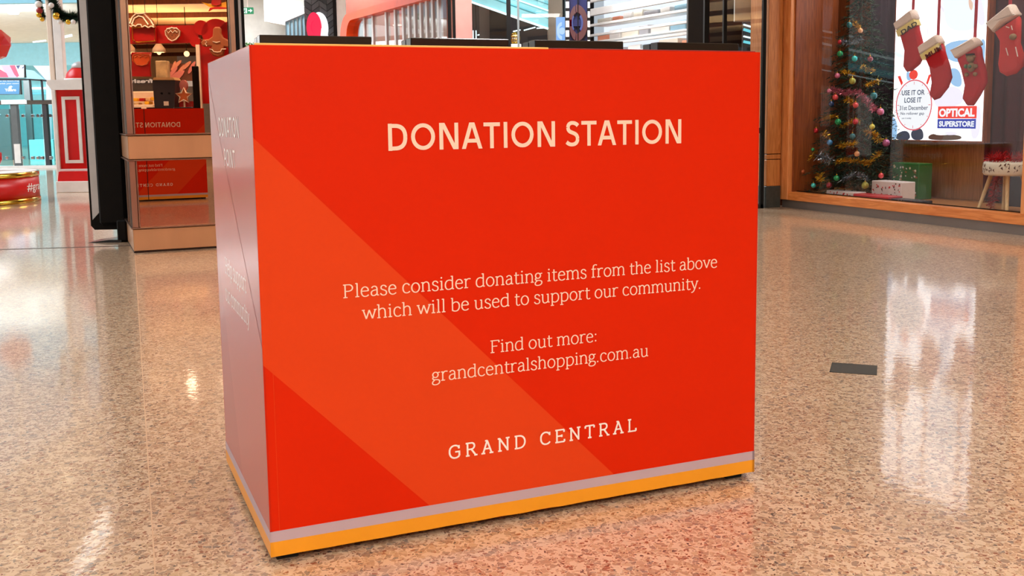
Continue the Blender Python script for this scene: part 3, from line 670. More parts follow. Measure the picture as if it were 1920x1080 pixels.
m.box(a[0], b[0], tk, tk+.001, b[1]-.0, PX(1796, 199)[1], 0); m.box(a[0], b[0]-.005, tk, tk+.001, PX(1796, 241)[1], PX(1796, 223)[1], 1)
tk -= .001
ptext('OPTICAL', 1762, 1829, 218, 204, 2, .035); ptext('SUPERSTORE', 1762, 1828, 237, 227.5, 2, .03)
m.build('logo', ['poster_red', 'poster_blue', 'poster_face'], pst, Wn)
for q in (-.2, .7, 1.7, 2.7, 3.7): spot('display_lamp', Wn.map(q, .55, WH+.2), 50, (1, .9, .78), 2.3)

# Christmas stockings
SK = .42
rod = MB(); rod.tube([(Wn.px(1650, 0, SK)[0], SK, 2.72), (WL-.4, SK, 2.72)], .012, 8)
tag(rod.build('hanging_rail', 'dark_metal', fr=Wn, base=Wn.map(2, SK, 2.7)), 'dark rail above the poster from which the Christmas stockings hang', 'rail')
def stocking(lab, cuff, body, rib, band=None, mt='red_velvet', word=None, wmt='letter_dark', bear=False, slot=False):
    g = lambda pts, k=SK: [Wn.px(a, b, k) for a, b in pts]
    P = g(cuff); base = (sum(p[0] for p in P)/len(P), P[0][1])
    t = thing('christmas_stocking', lab, 'stocking', Wn.map(base[0], SK, base[1]), 'Christmas stockings hanging in the shop window')
    m = MB(); m.puff(g(body), SK, .07, 0, .78); bd = m.build('body', mt, t, Wn)
    m = MB(); m.puff(P, SK, .10, 0, .75); m.build('cuff', 'fleece', t, Wn)
    m = MB(); a, b = Wn.px(*rib[0], SK), Wn.px(*rib[1], SK)
    up = (b[0]+(b[0]-a[0])*.2, 2.72)
    m.beam((a[0], SK, a[1]), (up[0], SK, up[1]), .03, .006); m.build('ribbon', 'ribbon', t, Wn)
    if band:
        m = MB(); m.prism(g(band), SK-.044, SK+.03); m.build('name_band', 'gold_band', t, Wn)
        A = [Wn.px(*q, SK-.046) for q in band]        # left-top, right-top, right-bottom, left-bottom
        m = MB(); font_text(m, word, .06, .94, .14, .86, SK-.046, 0, .03)
        def f(x, y, z):
            u, v = x, z
            X = (1-u)*(1-v)*A[3][0]+u*(1-v)*A[2][0]+u*v*A[1][0]+(1-u)*v*A[0][0]
            Z = (1-u)*(1-v)*A[3][1]+u*(1-v)*A[2][1]+u*v*A[1][1]+(1-u)*v*A[0][1]
            return (X, y, Z)
        m.xf(0, f); m.build('lettering', wmt, t, Wn)
    if bear:
        q = lambda a, b: Wn.px(a, b, SK-.05)
        m = MB(); c1 = q(1820, 110); m.ball(c1[0], SK-.05, c1[1], .035, 0, 12); c2 = q(1821, 126); m.ball(c2[0], SK-.05, c2[1], .036, 0, 12, 1.15)
        for a, b in ((1813, 106), (1827, 106)): c3 = q(a, b); m.ball(c3[0], SK-.05, c3[1], .012, 0, 8)
        for a, b in ((1812, 124), (1830, 124), (1813, 140), (1829, 139)): c3 = q(a, b); m.ball(c3[0], SK-.055, c3[1], .019, 0, 8)
        br_ = m.build('bear_patch', 'bear_brown', t, Wn)
        m = MB(); c3 = q(1820, 105); m.box(c3[0]-.03, c3[0]+.03, SK-.08, SK-.03, c3[1]+.008, c3[1]+.02); m.build('hat', 'black_matt', br_, Wn)
        m = MB(); c3 = q(1820, 125); m.ball(c3[0]-.022, SK-.085, c3[1], .015, 0, 8); m.ball(c3[0]+.022, SK-.085, c3[1], .015, 0, 8); m.build('bow', 'bear_green', br_, Wn)
    if slot:
        q = lambda a, b: Wn.px(a, b, SK-.046)
        m = MB()
        for a, b, cc, d in ((1886, 90, 1890, 104), (1904, 88, 1908, 106), (1886, 50, 1892, 52), (1896, 48, 1898, 56)): 
            P1, P2 = q(a, b), q(cc, d); m.beam((P1[0], SK-.045, P1[1]), (P2[0], SK-.045, P2[1]), .006, .006)
        m.build('stitching', 'fleece', t, Wn)
        m = MB(); c3 = q(1899, 69); m.ball(c3[0], SK-.045, c3[1], .03, 0, 10, .9); m.build('patch', 'bear_brown', t, Wn)
    return t
stocking('red Christmas stocking with DAD in dark letters on a gold band', [(1680, 42), (1710, 18), (1716, 18), (1721, 33), (1719, 38), (1686, 59)],
         [(1687, 58), (1719, 36), (1724, 55), (1730, 78), (1733, 104), (1724, 122), (1711, 133), (1701, 135), (1695, 125), (1697, 95), (1690, 70)],
         [(1712, 18), (1715, -3)], [(1686, 58), (1719, 36), (1723, 47), (1690, 69)], word='DAD')
stocking('red Christmas stocking with MUM in maroon letters on a gold band', [(1725, 90), (1728, 84), (1756, 65), (1762, 66), (1768, 78), (1766, 83), (1731, 104)],
         [(1732, 102), (1767, 81), (1773, 98), (1781, 122), (1785, 145), (1778, 165), (1763, 184), (1752, 188), (1744, 178), (1748, 155), (1744, 128), (1736, 110)],
         [(1759, 66), (1760, 44)], [(1731, 103), (1766, 81), (1769, 92), (1736, 113)], word='MUM', wmt='letter_maroon')
stocking('dark red Christmas stocking with a small brown teddy bear patch', [(1786, 96), (1788, 92), (1828, 69), (1835, 73), (1838, 86), (1800, 109), (1794, 110)],
         [(1797, 108), (1837, 85), (1842, 105), (1850, 135), (1851, 155), (1838, 180), (1826, 198), (1814, 198), (1806, 185), (1810, 160), (1803, 130)],
         [(1828, 70), (1830, 47)], bear=True)
stocking('red fleece Christmas stocking hanging in front of the maroon curtain', [(1852, 42), (1894, 8), (1902, 8), (1912, 26), (1910, 31), (1884, 44), (1866, 62)],
         [(1868, 58), (1911, 30), (1914, 60), (1913, 80), (1919, 100), (1918, 125), (1906, 138), (1888, 143), (1876, 136), (1873, 120), (1876, 95), (1876, 78)],
         [(1894, 9), (1896, -5)], mt='red_fleece', slot=True)

# Christmas tree
TK = .66; tb = Wn.px(1602, 358, TK); tcx = tb[0]+.03
tree = thing('christmas_tree', 'decorated artificial Christmas tree standing in the wood-framed shop window', 'tree', Wn.map(tcx, TK, zf))
m = MB(); m.lathe(tcx, TK, [(.03, zf), (.028, zf+.6), (.018, zf+1.6), (.006, zf+2.42)], 8); m.build('trunk', 'trunk', tree, Wn)
m = MB()
for k in range(3):
    a = k*2.1; m.beam((tcx, TK, zf+.06), (tcx+.28*math.cos(a), TK+.28*math.sin(a), zf+.01), .03, .02)
m.build('stand', 'dark_metal', tree, Wn)
rnd = random.Random(3)
m = MB(); TH = 2.45
def trad(z): return .585*(1-(z-zf-.12)/(TH-.1))**.85 if z < zf+TH-.0 else .02
nb = 720
for i in range(nb):
    f = (i/nb)**1.35; z = zf+.14+f*(TH-.2); a = i*2.39996; L = max(trad(z)*rnd.uniform(.75, 1.05), .05)
    P0 = Vector((tcx, TK, z+.05)); P1 = Vector((tcx+L*math.cos(a), TK+L*math.sin(a), z-.10*L/.5+rnd.uniform(-.03, .05)))
    d = P1-P0; nn = int(6+L*34)
    for q in range(nn):
        u = .25+.78*q/nn; p = P0+d*u
        ax = Vector((rnd.uniform(-1, 1), rnd.uniform(-1, 1), rnd.uniform(-.7, 1))).normalized()*.042+d.normalized()*.03
        sd = ax.cross(Vector((rnd.random(), rnd.random(), .3))).normalized()*.006
        b = len(m.v); m.v += [tuple(p-sd), tuple(p+sd), tuple(p+ax)]; m.face((b, b+1, b+2), 0 if rnd.random() < .7 else 1)
o = m.build('foliage', ['fir', 'fir_light'], tree, Wn); o['kind'] = 'stuff'
def tinsel(pts, r, mt, dens=900, seed=1, fr=Wn):
    m = MB(); rn = random.Random(seed)
    for A, B in zip(pts, pts[1:]):
        A, B = Vector(A), Vector(B); L = (B-A).length
        for i in range(int(dens*L)):
            p = A.lerp(B, rn.random()); ax = Vector((rn.gauss(0, 1), rn.gauss(0, 1), rn.gauss(0, 1))).normalized()*r*rn.uniform(.6, 1.15)
            sd = ax.cross(Vector((rn.random(), rn.random(), rn.random()))).normalized()*.0032
            b = len(m.v); m.v += [tuple(p-sd), tuple(p+sd), tuple(p+ax+sd*.6), tuple(p+ax-sd*.6)]; m.face((b, b+1, b+2, b+3))
    return m
def tpt(zx, zy, push=0):      # where the view ray through a point of the picture first meets the tree's cone
    px, py = 1460+zx*.4075, zy*.4075; best = None
    for i in range(140):
        k = TK-.62+i*.009; x, z = Wn.px(px, py, k); e = math.hypot(x-tcx, k-TK)-max(trad(z), .04)*.97-push
        if best is None or e < best[0]: best = (e, x, k, z)
        if e <= 0: break
    return best[1:]
for i, (pts, mt, r, lab) in enumerate([
    ([(345, 100), (370, 130)], 'tinsel_gold', .05, 'gold'), ([(280, 190), (330, 200), (380, 180)], 'tinsel_silver', .05, 'silver'),
    ([(290, 325), (345, 345)], 'tinsel_gold', .045, 'gold'), ([(380, 305), (440, 330)], 'tinsel_gold', .045, 'gold'), ([(410, 390), (465, 370)], 'tinsel_gold', .05, 'gold'),
    ([(240, 410), (300, 430), (360, 420), (420, 480), (440, 510)], 'tinsel_pink', .065, 'pink'), ([(310, 455), (350, 475)], 'tinsel_gold', .05, 'gold'),
    ([(210, 545), (260, 535)], 'tinsel_gold', .055, 'gold'), ([(290, 580), (340, 560), (375, 555)], 'tinsel_gold', .05, 'gold'),
    ([(400, 600), (440, 620), (470, 650)], 'tinsel_gold', .07, 'gold'), ([(205, 610), (225, 625)], 'tinsel_gold', .05, 'gold'),
    ([(280, 665), (330, 670), (350, 655)], 'tinsel_gold', .07, 'gold'), ([(140, 740), (165, 700)], 'tinsel_gold', .05, 'gold'),
    ([(180, 720), (240, 735)], 'tinsel_silver', .08, 'silver'), ([(265, 745), (320, 735), (380, 745), (420, 750), (465, 700)], 'tinsel_gold', .055, 'gold'),
    ([(190, 800), (195, 835)], 'tinsel_gold', .08, 'gold'), ([(290, 830), (350, 800), (410, 820)], 'tinsel_silver', .06, 'silver'), ([(405, 745), (420, 760)], 'tinsel_gold', .07, 'gold')]):
    o = tinsel([tpt(a, b) for a, b in pts], r*.8, mt, 1100, i).build('tinsel_garland', mt, tree, Wn); o['kind'] = 'stuff'; o['label'] = lab+' tinsel'
COL = {'teal': (40, 120, 130), 'peach': (230, 170, 120), 'red': (200, 30, 50), 'green': (20, 150, 90), 'turquoise': (50, 190, 190), 'dark red': (130, 30, 50), 'pink': (220, 120, 160),
       'olive gold': (170, 170, 70), 'coral': (226, 80, 84), 'navy': (30, 60, 110), 'yellow': (210, 200, 80), 'blue': (70, 140, 200), 'orange': (200, 100, 60), 'purple pink': (170, 90, 140)}
for k, v in COL.items(): mat('bauble '+k, v, .18, .35, coat=.5)
for zx, zy, cn, r, lab in [
    (325, 115, 'teal', 15, 'dark teal bauble at the very top of the Christmas tree'), (376, 141, 'peach', 12, 'peach bauble beside gold tinsel at the tree top'),
    (281, 193, 'red', 10, 'small red bauble at left near the tree top'), (282, 248, 'green', 15, 'green bauble high on the left of the tree'),
    (349, 270, 'turquoise', 14, 'turquoise bauble high in the middle of the tree'), (420, 272, 'dark red', 14, 'dark red bauble high on the right of the tree'),
    (270, 348, 'pink', 13, 'pale pink bauble left of the olive gold bauble on tree'), (339, 373, 'olive gold', 16, 'olive gold bauble in the upper middle of the tree'),
    (232, 418, 'pink', 11, 'small pink bauble on the left edge above the coral one'), (261, 448, 'coral', 14, 'coral bauble on the upper left of the tree'),
    (437, 441, 'teal', 17, 'dark teal bauble on the right edge above pink tinsel'), (354, 484, 'coral', 14, 'coral pink bauble in the centre of the tree'),
    (242, 478, 'navy', 14, 'navy blue bauble on the left below the coral one'), (468, 514, 'pink', 17, 'large pink bauble on the right edge beside pink tinsel'),
    (273, 561, 'green', 16, 'deep green bauble left of the red centre bauble'), (353, 560, 'red', 14, 'bright red bauble at mid height in the tree centre'),
    (430, 583, 'yellow', 13, 'yellow bauble above the thick gold tinsel at right'), (172, 601, 'red', 12, 'red bauble hanging on the far left branch tip'),
    (339, 628, 'teal', 15, 'teal bauble in the centre right of the blue one'), (235, 656, 'blue', 14, 'light blue bauble on the lower left of the tree'),
    (494, 658, 'purple pink', 18, 'purple pink bauble on the lower right branch tip'), (360, 708, 'peach', 13, 'peach gold bauble in the lower middle of the tree'),
    (157, 688, 'green', 9, 'tiny green bauble on the lower left branch tip'), (109, 790, 'orange', 13, 'orange bauble at the far lower left of the tree'),
    (266, 820, 'green', 14, 'shiny green bauble on the lowest branches beside gold tinsel ball'), (160, 853, 'turquoise', 12, 'turquoise bauble at the bottom left of the tree'),
    (471, 808, 'coral', 13, 'pink red bauble just above the white wrapped box'), (398, 853, 'olive gold', 17, 'olive gold bauble low behind the red parcel'),
    (232, 852, 'dark red', 14, 'dark red bauble at the bottom near the white parcel')]:
    x, k, z = tpt(zx, zy, .02); rr = r*.4075/F*10.2
    t = thing('bauble', lab, 'bauble', Wn.map(x, k, z), 'baubles on the Christmas tree')
    m = MB(); m.ball(x, k, z, rr, 0, 14); m.build('ball', 'bauble '+cn, t, Wn)
    m = MB(); m.lathe(x, k, [(rr*.25, z+rr*.95), (rr*.25, z+rr*1.25)], 8); m.tube([(x, k, z+rr*1.2), (x, k, z+rr*2.0)], .0015, 5); m.build('cap', 'gold', t, Wn)

# presents
def wrap_box(lab, x0, x1, k0, k1, z0, z1, mt, spots, n, seed, rot=0, rx=(0, 1)):
    t = thing('wrapped_present', lab, 'present', Wn.map((x0+x1)/2, (k0+k1)/2, z0), 'wrapped presents under the tree')
    m = MB(); m.box(x0, x1, k0, k1, z0, z1, bev=.006); m.build('box', mt, t, Wn)
    rn = random.Random(seed); m = MB()
    for i in range(n):
        a, b = rn.uniform(x0+.02, x1-.02), rn.uniform(z0+.015, z1-.015); w_, h_ = rn.uniform(.006, .013), rn.uniform(.004, .016)
        th = rn.uniform(0, 3); P = [(a+w_*math.cos(q)*math.cos(th)-h_*math.sin(q)*math.sin(th), b+w_*math.cos(q)*math.sin(th)+h_*math.sin(q)*math.cos(th)) for q in [j*math.pi/3 for j in range(6)]]
        m.flat(P, k0-.0008, i % len(spots))
    for i in range(n//3):
        a, b = rn.uniform(x0+.02, x1-.02), rn.uniform(k0+.02, k1-.02); bb = len(m.v)
        m.v += [(a-.01, b-.006, z1+.0008), (a+.01, b-.006, z1+.0008), (a+.01, b+.006, z1+.0008), (a-.01, b+.006, z1+.0008)]; m.face((bb, bb+1, bb+2, bb+3), i % len(spots))
    m.build('pattern', spots, t, Wn)
    return t
a0 = Wn.px(1672, 340, .8); a1 = Wn.px(1722, 340, .8); zt_ = Wn.px(1700, 306, .8)[1]
wrap_box('large green patterned present behind the white wrapped box', a0[0], a1[0], .8, .98, zf, zt_, 'green_wrap', ['wrap_cream_spot', 'white_wrap', 'wrap_brown_spot'], 60, 4)
a0 = Wn.px(1634, 350, .42); a1 = Wn.px(1690, 350, .42); zt_ = Wn.px(1660, 340, .42)[1]
wrap_box('white present with red pattern in front of the green present', a0[0], a1[0], .42, .60, zf, zt_, 'white_wrap', ['wrap_red_spot', 'seat_mark'], 34, 5)
a0 = Wn.px(1552, 356, .2); a1 = Wn.px(1604, 360, .2)
wrap_box('flat white and red parcel lying under the left of the tree', a0[0], a1[0], .18, .34, zf, zf+.085, 'white_wrap', ['wrap_red_spot'], 20, 6)
a1b = Wn.px(1672, 362, .2)
wrap_box('flat red parcel lying in front of the white wrapped box', a1[0]+.01, a1b[0], .16, .34, zf, zf+.075, 'red_wrap', ['red_wrap'], 4, 7)
a2 = Wn.px(1731, 368, .2)
wrap_box('flat dark spotted parcel lying at the right end of the presents', a1b[0]+.01, a2[0], .18, .32, zf, zf+.06, 'dark_wrap', ['wrap_red_spot', 'white_wrap'], 30, 8)
# stool
k = .55; sl = Wn.px(1852, 315, k); sr = Wn.px(1918, 315, k); cx = (sl[0]+sr[0])/2+.02; rs = (sr[0]-sl[0])/2+.01; zs1 = Wn.px(1885, 303, k)[1]; zs0 = Wn.px(1885, 328, k)[1]
st = thing('stool', 'small stool with pale patterned seat and wooden legs in the shop window', 'stool', Wn.map(cx, k, zf))
m = MB(); m.lathe(cx, k, [(rs*.93, zs0), (rs, zs0+.02), (rs, zs1-.02), (rs*.93, zs1)], 28); seat = m.build('seat', 'seat_white', st, Wn)
rn = random.Random(5); m = MB()
for i in range(60):
    a = rn.uniform(math.pi, 2*math.pi); z = rn.uniform(zs0+.02, zs1-.02); r1 = rs+.001
    q = [(a, z), (a+rn.uniform(.05, .14), z+rn.uniform(-.02, .02)), (a+rn.uniform(.02, .1), z+rn.uniform(.008, .03))]
    b = len(m.v); m.v += [(cx+r1*math.cos(u), k+r1*math.sin(u), v) for u, v in q]; m.face((b, b+1, b+2))
m.build('print', 'seat_mark', seat, Wn)
for a in (R(225), R(315), R(45), R(135)):
    m = MB(); m.tube([(cx+rs*.62*math.cos(a), k+rs*.62*math.sin(a), zs0+.005), (cx+rs*1.12*math.cos(a), k+rs*1.12*math.sin(a), zf)], [.019, .014], 10); m.build('leg', 'wood_leg', st, Wn)
tz = [(cx+rs*.7*math.cos(a), k+rs*.7*math.sin(a), zs1+.03) for a in [R(40*i) for i in range(10)]]
o = tinsel(tz, .07, 'tinsel_red', 700, 50).build('red_tinsel', 'tinsel_red', fr=Wn, base=Wn.map(cx, k, zs1)); tag(o, 'red tinsel heaped on top of the wooden stool', 'tinsel', kind='stuff')
a = Wn.px(1862, 312, k-.2); b = Wn.px(1850, 350, k-.2); c_ = Wn.px(1843, 384, k-.2)
o = tinsel([(a[0], k-.1, a[1]), (b[0], k-.1, b[1]), (c_[0], k-.1, zf+.03)], .06, 'tinsel_red', 900, 51).build('red_tinsel', 'tinsel_red', fr=Wn, base=Wn.map(b[0], k-.1, b[1])); tag(o, 'strand of red tinsel trailing from the stool down to the floor', 'tinsel', kind='stuff')
a0 = Wn.px(1884, 350, .95); a1 = Wn.px(1912, 350, .95)
m = MB(); m.box(a0[0], a1[0]+.1, .95, 1.05, zf, Wn.px(1895, 330, .95)[1], bev=.005)
tag(m.build('storage_box', 'dark_wrap', fr=Wn, base=Wn.map(a0[0], 1, zf)), 'dark blue grey box standing behind the stool legs', 'box')

# ================================================================== PILASTER AND CORNER
pa = floor_at(1436, 390); pb = floor_at(1463, 388.6)
Pf = Frame(pa[0], pa[1], math.atan2(pb[1]-pa[1], pb[0]-pa[0])); pw_ = math.hypot(pb[0]-pa[0], pb[1]-pa[1])
t = thing('wood_pilaster', 'narrow wood-clad pilaster on a dark stone base beside the shop window', 'pilaster', Pf.map(pw_/2, .1, 0))
zs = Pf.px(1450, 349, 0)[1]; zc0 = Pf.px(1450, 299, 0)[1]; zc1 = Pf.px(1450, 289, 0)[1]
m = MB(); m.box(0, pw_, 0, .35, 0, zs, bev=.004); m.build('stone_base', 'stone_dark', t, Pf)
for z0, z1 in ((zs+.002, zc0-.004), (zc0+.004, zc1-.004), (zc1+.004, CZ)):
    m = MB(); m.box(.004, pw_-.004, .004, .34, z0, z1, bev=.003); m.build('wood_panel', 'wood_pilaster', t, Pf)
m = MB(); m.box(.02, pw_-.02, .02, .3, zs, CZ); m.build('core', 'black_matt', t, Pf)

# ================================================================== BACKGROUND SHOPFRONTS
def wx(px, py, Y): return W0.px(px, py, Y)
def pbox(m, px0, px1, py0, py1, Y, dp=.08, mi=0, bev=0):
    """box whose front face at depth Y covers the measured rectangle; py None means floor / ceiling"""
    pm = (px0+px1)/2; yy = 60 if (py0 is None or py1 is None) else (py0+py1)/2
    x0 = wx(px0, yy, Y)[0]; x1 = wx(px1, yy, Y)[0]
    z1 = 4.15 if py0 is None else wx(pm, py0, Y)[1]; z0 = 0 if py1 is None else wx(pm, py1, Y)[1]
    m.box(x0, x1, Y, Y+dp, z0, z1, mi, bev); return ((x0+x1)/2, Y, z0)
def one(name, lab, cat, mt, *a, group=None, **k):
    m = MB(); b = pbox(m, *a, **k); return tag(m.build(name, mt, base=b), lab, cat, group)
def part(par, name, mt, *a, fr=W0, **k):
    m = MB(); pbox(m, *a, **k); return m.build(name, mt, par)

# --- glazed shopfront left of the pilaster
Y = 10.78
t = thing('glazed_shopfront', 'black-framed glass shopfront directly left of the wood pilaster', 'shopfront', (wx(1380, 60, Y)[0], Y, 0))
for a, b in ((1321, 1330), (1357, 1363), (1431, 1437)): part(t, 'frame_post', 'black_matt', a, b, None, None, Y, .08)
part(t, 'sill', 'dark_metal', 1321, 1436, 384, None, Y, .08)
part(t, 'glass_pane', 'glass_shop', 1330, 1357, None, 384, Y+.03, .008); part(t, 'glass_pane', 'glass_shop', 1363, 1431, None, 384, Y+.03, .008)
part(t, 'mid_rail', 'dark_metal', 1363, 1431, 240, 250, Y+.01, .05)
one('shop_wall_panel', 'dark interior wall panel behind the glass left of the pilaster', 'panel', 'dark_metal', 1290, 1440, None, None, 12.3, .1)
one('menu_board', 'grey board with pale lamp spots behind the glass by the pilaster', 'board', 'pale_grey', 1378, 1441, -70, 40, 11.5, .04)
one('notice_poster', 'white notice behind glass between donation box and pilaster, upper one', 'poster', 'white_paint', 1414, 1430, 206, 234, 11.1, .01, group='white notices on the glass')
one('notice_poster', 'tall white notice behind glass between donation box and pilaster, lower one', 'poster', 'white_paint', 1414, 1430, 248, 302, 11.1, .01, group='white notices on the glass')
one('notice_poster', 'greenish paper notice high behind the glass near the pilaster', 'poster', 'pastel_grey', 1416, 1431, 130, 185, 11.1, .01, group='white notices on the glass')
one('dark_cabinet', 'low dark grey cabinet seen through the glass beside the donation box', 'cabinet', 'charcoal', 1400, 1432, 318, None, 11.6, .5)
t = thing('pane_reflection', 'slanting cyan streaks added behind the glass near the pilaster as an escalator reflection', 'light', (wx(1415, 70, 11.9)[0], 11.9, 2.0))  # glowing strips stand in for escalator streaks reflected in the pane
for i, (a, b) in enumerate(((46, 58), (55, 67), (68, 77), (78, 86), (30, 44))):
    p, q = wx(1394, a, 11.9), wx(1434, b, 11.9)
    m = MB(); m.beam((p[0], 11.9, p[1]), (q[0], 11.9, q[1]), .02, .028 if i in (1, 3) else .016); m.build('reflected_strip', 'cyan_glow' if i % 2 else 'cyan_white_glow', t)
m = MB(); p = wx(1392, 60, 11.95); q = wx(1438, 60, 11.95); m.box(p[0], q[0], 11.93, 11.98, wx(1400, 95, 11.9)[1], wx(1400, 40, 11.9)[1]); m.build('streak_backing', 'charcoal', t)
def tube_lamp(lab, a, b, c_, d, Yk, grp=None):
    A, B = wx((a+b)/2, c_, Yk), wx((a+b)/2, d, Yk); t = thing('light_tube', lab, 'light', (A[0], Yk, B[1]), grp)
    m = MB(); m.tube([(A[0], Yk, B[1]), (A[0], Yk, A[1])], (wx(b, c_, Yk)[0]-wx(a, c_, Yk)[0])/2, 8); m.build('tube', 'cyan_white_glow', t)
    m = MB(); m.tube([(A[0], Yk, A[1]), (A[0], Yk, CZ)], .004, 5); m.build('cord', 'black_matt', t)
tube_lamp('small vertical cyan tube lamp behind glass beside the pilaster', 1425, 1430, 110, 172, 11.3)

# --- louvred shop window, receding to the left
LO = (2.38, 12.75); LA = math.atan2(-.89, .46)
Lf = Frame(1.05, 15.33, LA); LL = math.hypot(LO[0]-1.05, LO[1]-15.33)
def lp(px, py, k=0): return Lf.px(px, py, k)
xa, xb = lp(1107, 60)[0], lp(1319, 60)[0]
t = thing('louvred_window', 'shop window with long horizontal grey slats in front of bright white shelves', 'window', Lf.map((xa+xb)/2, 0, 0))
z0 = lp(1111, 24)[1]; m = MB(); zc = lp(1111, 24)[1]; m.box(xa, xb, -.05, .0, zc-.05, zc+.05, bev=.004); m.build('slat', 'grey_slat', t, Lf)
zs_ = [lp(1111, 48)[1], lp(1111, 67)[1]]; dz = zs_[0]-zs_[1]
for i in range(7):
    z = zs_[0]-dz*i
    if z > .2: m = MB(); m.box(xa, xb, -.045, .0, z-.017, z+.017, bev=.004); m.build('slat', 'grey_slat', t, Lf)
for z in (zc+.17, zc+.36, zc+.55): m = MB(); m.box(xa, xb, -.05, .0, z-.03, z+.03, bev=.004); m.build('slat', 'grey_slat', t, Lf)
for x in (xa-.05, xb+.0): m = MB(); m.box(x, x+.07, -.07, .05, 0, CZ); m.build('frame_post', 'black_matt', t, Lf)
m = MB(); m.box(xa-.2, xb-.25, .36, .40, 0, CZ); tag(m.build('shop_back_wall', 'white_emissive', fr=Lf, base=Lf.map(xa, .9, 0)), 'white wall given its own glow behind the slatted shop window', 'wall')  # wall emits to imitate a brightly lit shop interior
# shelves with goods behind the slats
for r_, zz in enumerate((1.62, 1.85, 2.08, 2.31)):
    m = MB(); m.box(xa-.1, xb-.1, .1, .35, zz-.02, zz); tag(m.build('display_shelf', 'white_paint', fr=Lf, base=Lf.map(xa, .6, zz)), ('lowest', 'second lowest', 'second highest', 'topmost')[r_]+' white shelf of goods behind the grey window slats', 'shelf', 'white shelves behind the slatted window')
rn = random.Random(11); cols = ['pastel_cream', 'pastel_orange', 'pastel_blue', 'pastel_grey', 'white_paint', 'pastel_cream', 'white_paint']
names_ = {'pastel_cream': 'cream', 'pastel_orange': 'orange', 'pastel_blue': 'pale blue', 'pastel_grey': 'grey', 'white_paint': 'white', 'candy_orange': 'bright orange'}
for r_, zz in enumerate((1.62, 1.85, 2.08, 2.31)):
    x = xa; i = r_
    while x < xb-.45:
        w_ = rn.uniform(.16, .42); mt = cols[(i*3+r_) % 7]; h_ = rn.uniform(.07, .13)
        m = MB(); m.box(x, x+w_, .12, .32, zz, zz+h_, bev=.006); tag(m.build('goods_box', mt, fr=Lf, base=Lf.map(x+w_/2, .7, zz)), names_[mt]+' box of goods on the '+('lowest', 'second lowest', 'second highest', 'topmost')[r_]+' shelf behind the window slats', 'box', names_[mt]+' boxes behind the slats')
        x += w_+rn.uniform(.02, .1); i += 1

# --- round sign panel with checkered edge strips
Y = 14.2
t = thing('round_sign', 'navy sign panel with a big dark red ring and blue inner ring', 'sign', (wx(1084, 45, Y)[0], Y, 0))
part(t, 'panel', 'sign_navy', 1068, 1101, None, None, Y, .08)
c1 = wx(1081, 43, Y-.02)
r1 = wx(1101, 43, Y)[0]-c1[0]
def ring(mb, cx, cz, r0, r1, y0, y1, a0=0, a1=360, n=36, sx=1):
    for i in range(n):
        A, B = a0+(a1-a0)*i/n, a0+(a1-a0)*(i+1)/n
        q = [(cx+sx*r*math.cos(R(a)), cz+r*math.sin(R(a))) for r, a in ((r0, A), (r1, A), (r1, B), (r0, B))]
        mb.prism(q, y0, y1)
rz = wx(1081, 9, Y)[1]-c1[1]
m = MB(); ring(m, c1[0], c1[1], rz*.58, rz, Y-.03, Y, -93, 93, 30, .62); ring(m, c1[0], c1[1], rz*.55, rz*.97, Y-.03, Y, 100, 260, 16, .42); m.build('outer_ring', 'ring_red', t)
m = MB(); ring(m, c1[0], c1[1], rz*.42, rz*.58, Y-.035, Y-.005, -50, 50, 14, .62); ring(m, c1[0], c1[1], rz*.42, rz*.55, Y-.035, Y-.005, 130, 230, 12, .5); m.build('inner_ring', 'ring_blue', t)
m = MB(); m.box(c1[0]-.1, c1[0]+rz*.3, Y-.03, Y, c1[1]-.045, c1[1]+.045); m.build('bar', 'sign_navy', t)
part(t, 'divider', 'black_matt', 1083, 1084.5, None, None, Y-.04, .03)
for a, b in ((1060, 1068), (1101, 1107)):
    p = part(t, 'edge_strip', 'dark_metal', a, b, None, None, Y-.05, .1)
    for i in range(-3, 6):
        z = 18*i
        m = MB(); pbox(m, a+.8, b-.8, z+3, z+15, Y-.055, .01); m.build('white_square', 'white_paint' if i > 1 else 'pastel_grey', p)

# --- dark shopfront in the middle
Y = 14.6
t = thing('dark_shopfront', 'dark-framed glass shopfront with a cyan escalator reflection modelled behind its panes', 'shopfront', (wx(945, 60, Y)[0], Y, 0))
for a, b in ((840, 846), (849, 854), (950, 958)): part(t, 'frame_post', 'black_matt', a, b, None, None, Y, .1)
part(t, 'frame_post', 'steel_grey', 970, 974, None, None, Y, .06); part(t, 'frame_post', 'chrome', 1055, 1059, None, None, Y, .05)
part(t, 'glass_pane', 'glass_shop', 854, 950, None, None, Y+.04, .008); part(t, 'glass_pane', 'glass_shop', 974, 1055, None, None, Y+.04, .008)
one('column', 'dark grey wall column behind the dark glass shopfront', 'column', 'charcoal', 918, 952, None, None, 17.0, .4)
one('column', 'pale vertical light column seen inside the dark shopfront', 'column', 'pale_grey', 899, 919, None, None, 17.3, .3)
one('column', 'white column with round edge right of the cyan reflection panel', 'column', 'cream', 1028, 1056, None, None, 17.6, .4)
one('interior_wall', 'grey interior wall of the dark glass shopfront', 'wall', 'charcoal_light', 836, 1062, None, None, 19.5, .2)
Ys = 16.2
t = thing('escalator_reflection', 'cyan escalator reflection slanting down to the right, modelled behind dark shopfront', 'stair', (wx(960, 20, Ys)[0], Ys, 2.4))  # panel and glowing bars imitate the escalator's reflection in the glass
g = [(846, -60), (1028, -60), (1028, 52), (960, 30), (905, 8), (862, -6)]
m = MB(); m.prism([wx(a, b, Ys) for a, b in g], Ys, Ys+.03); m.build('glass_panel', 'cyan_wall', t)
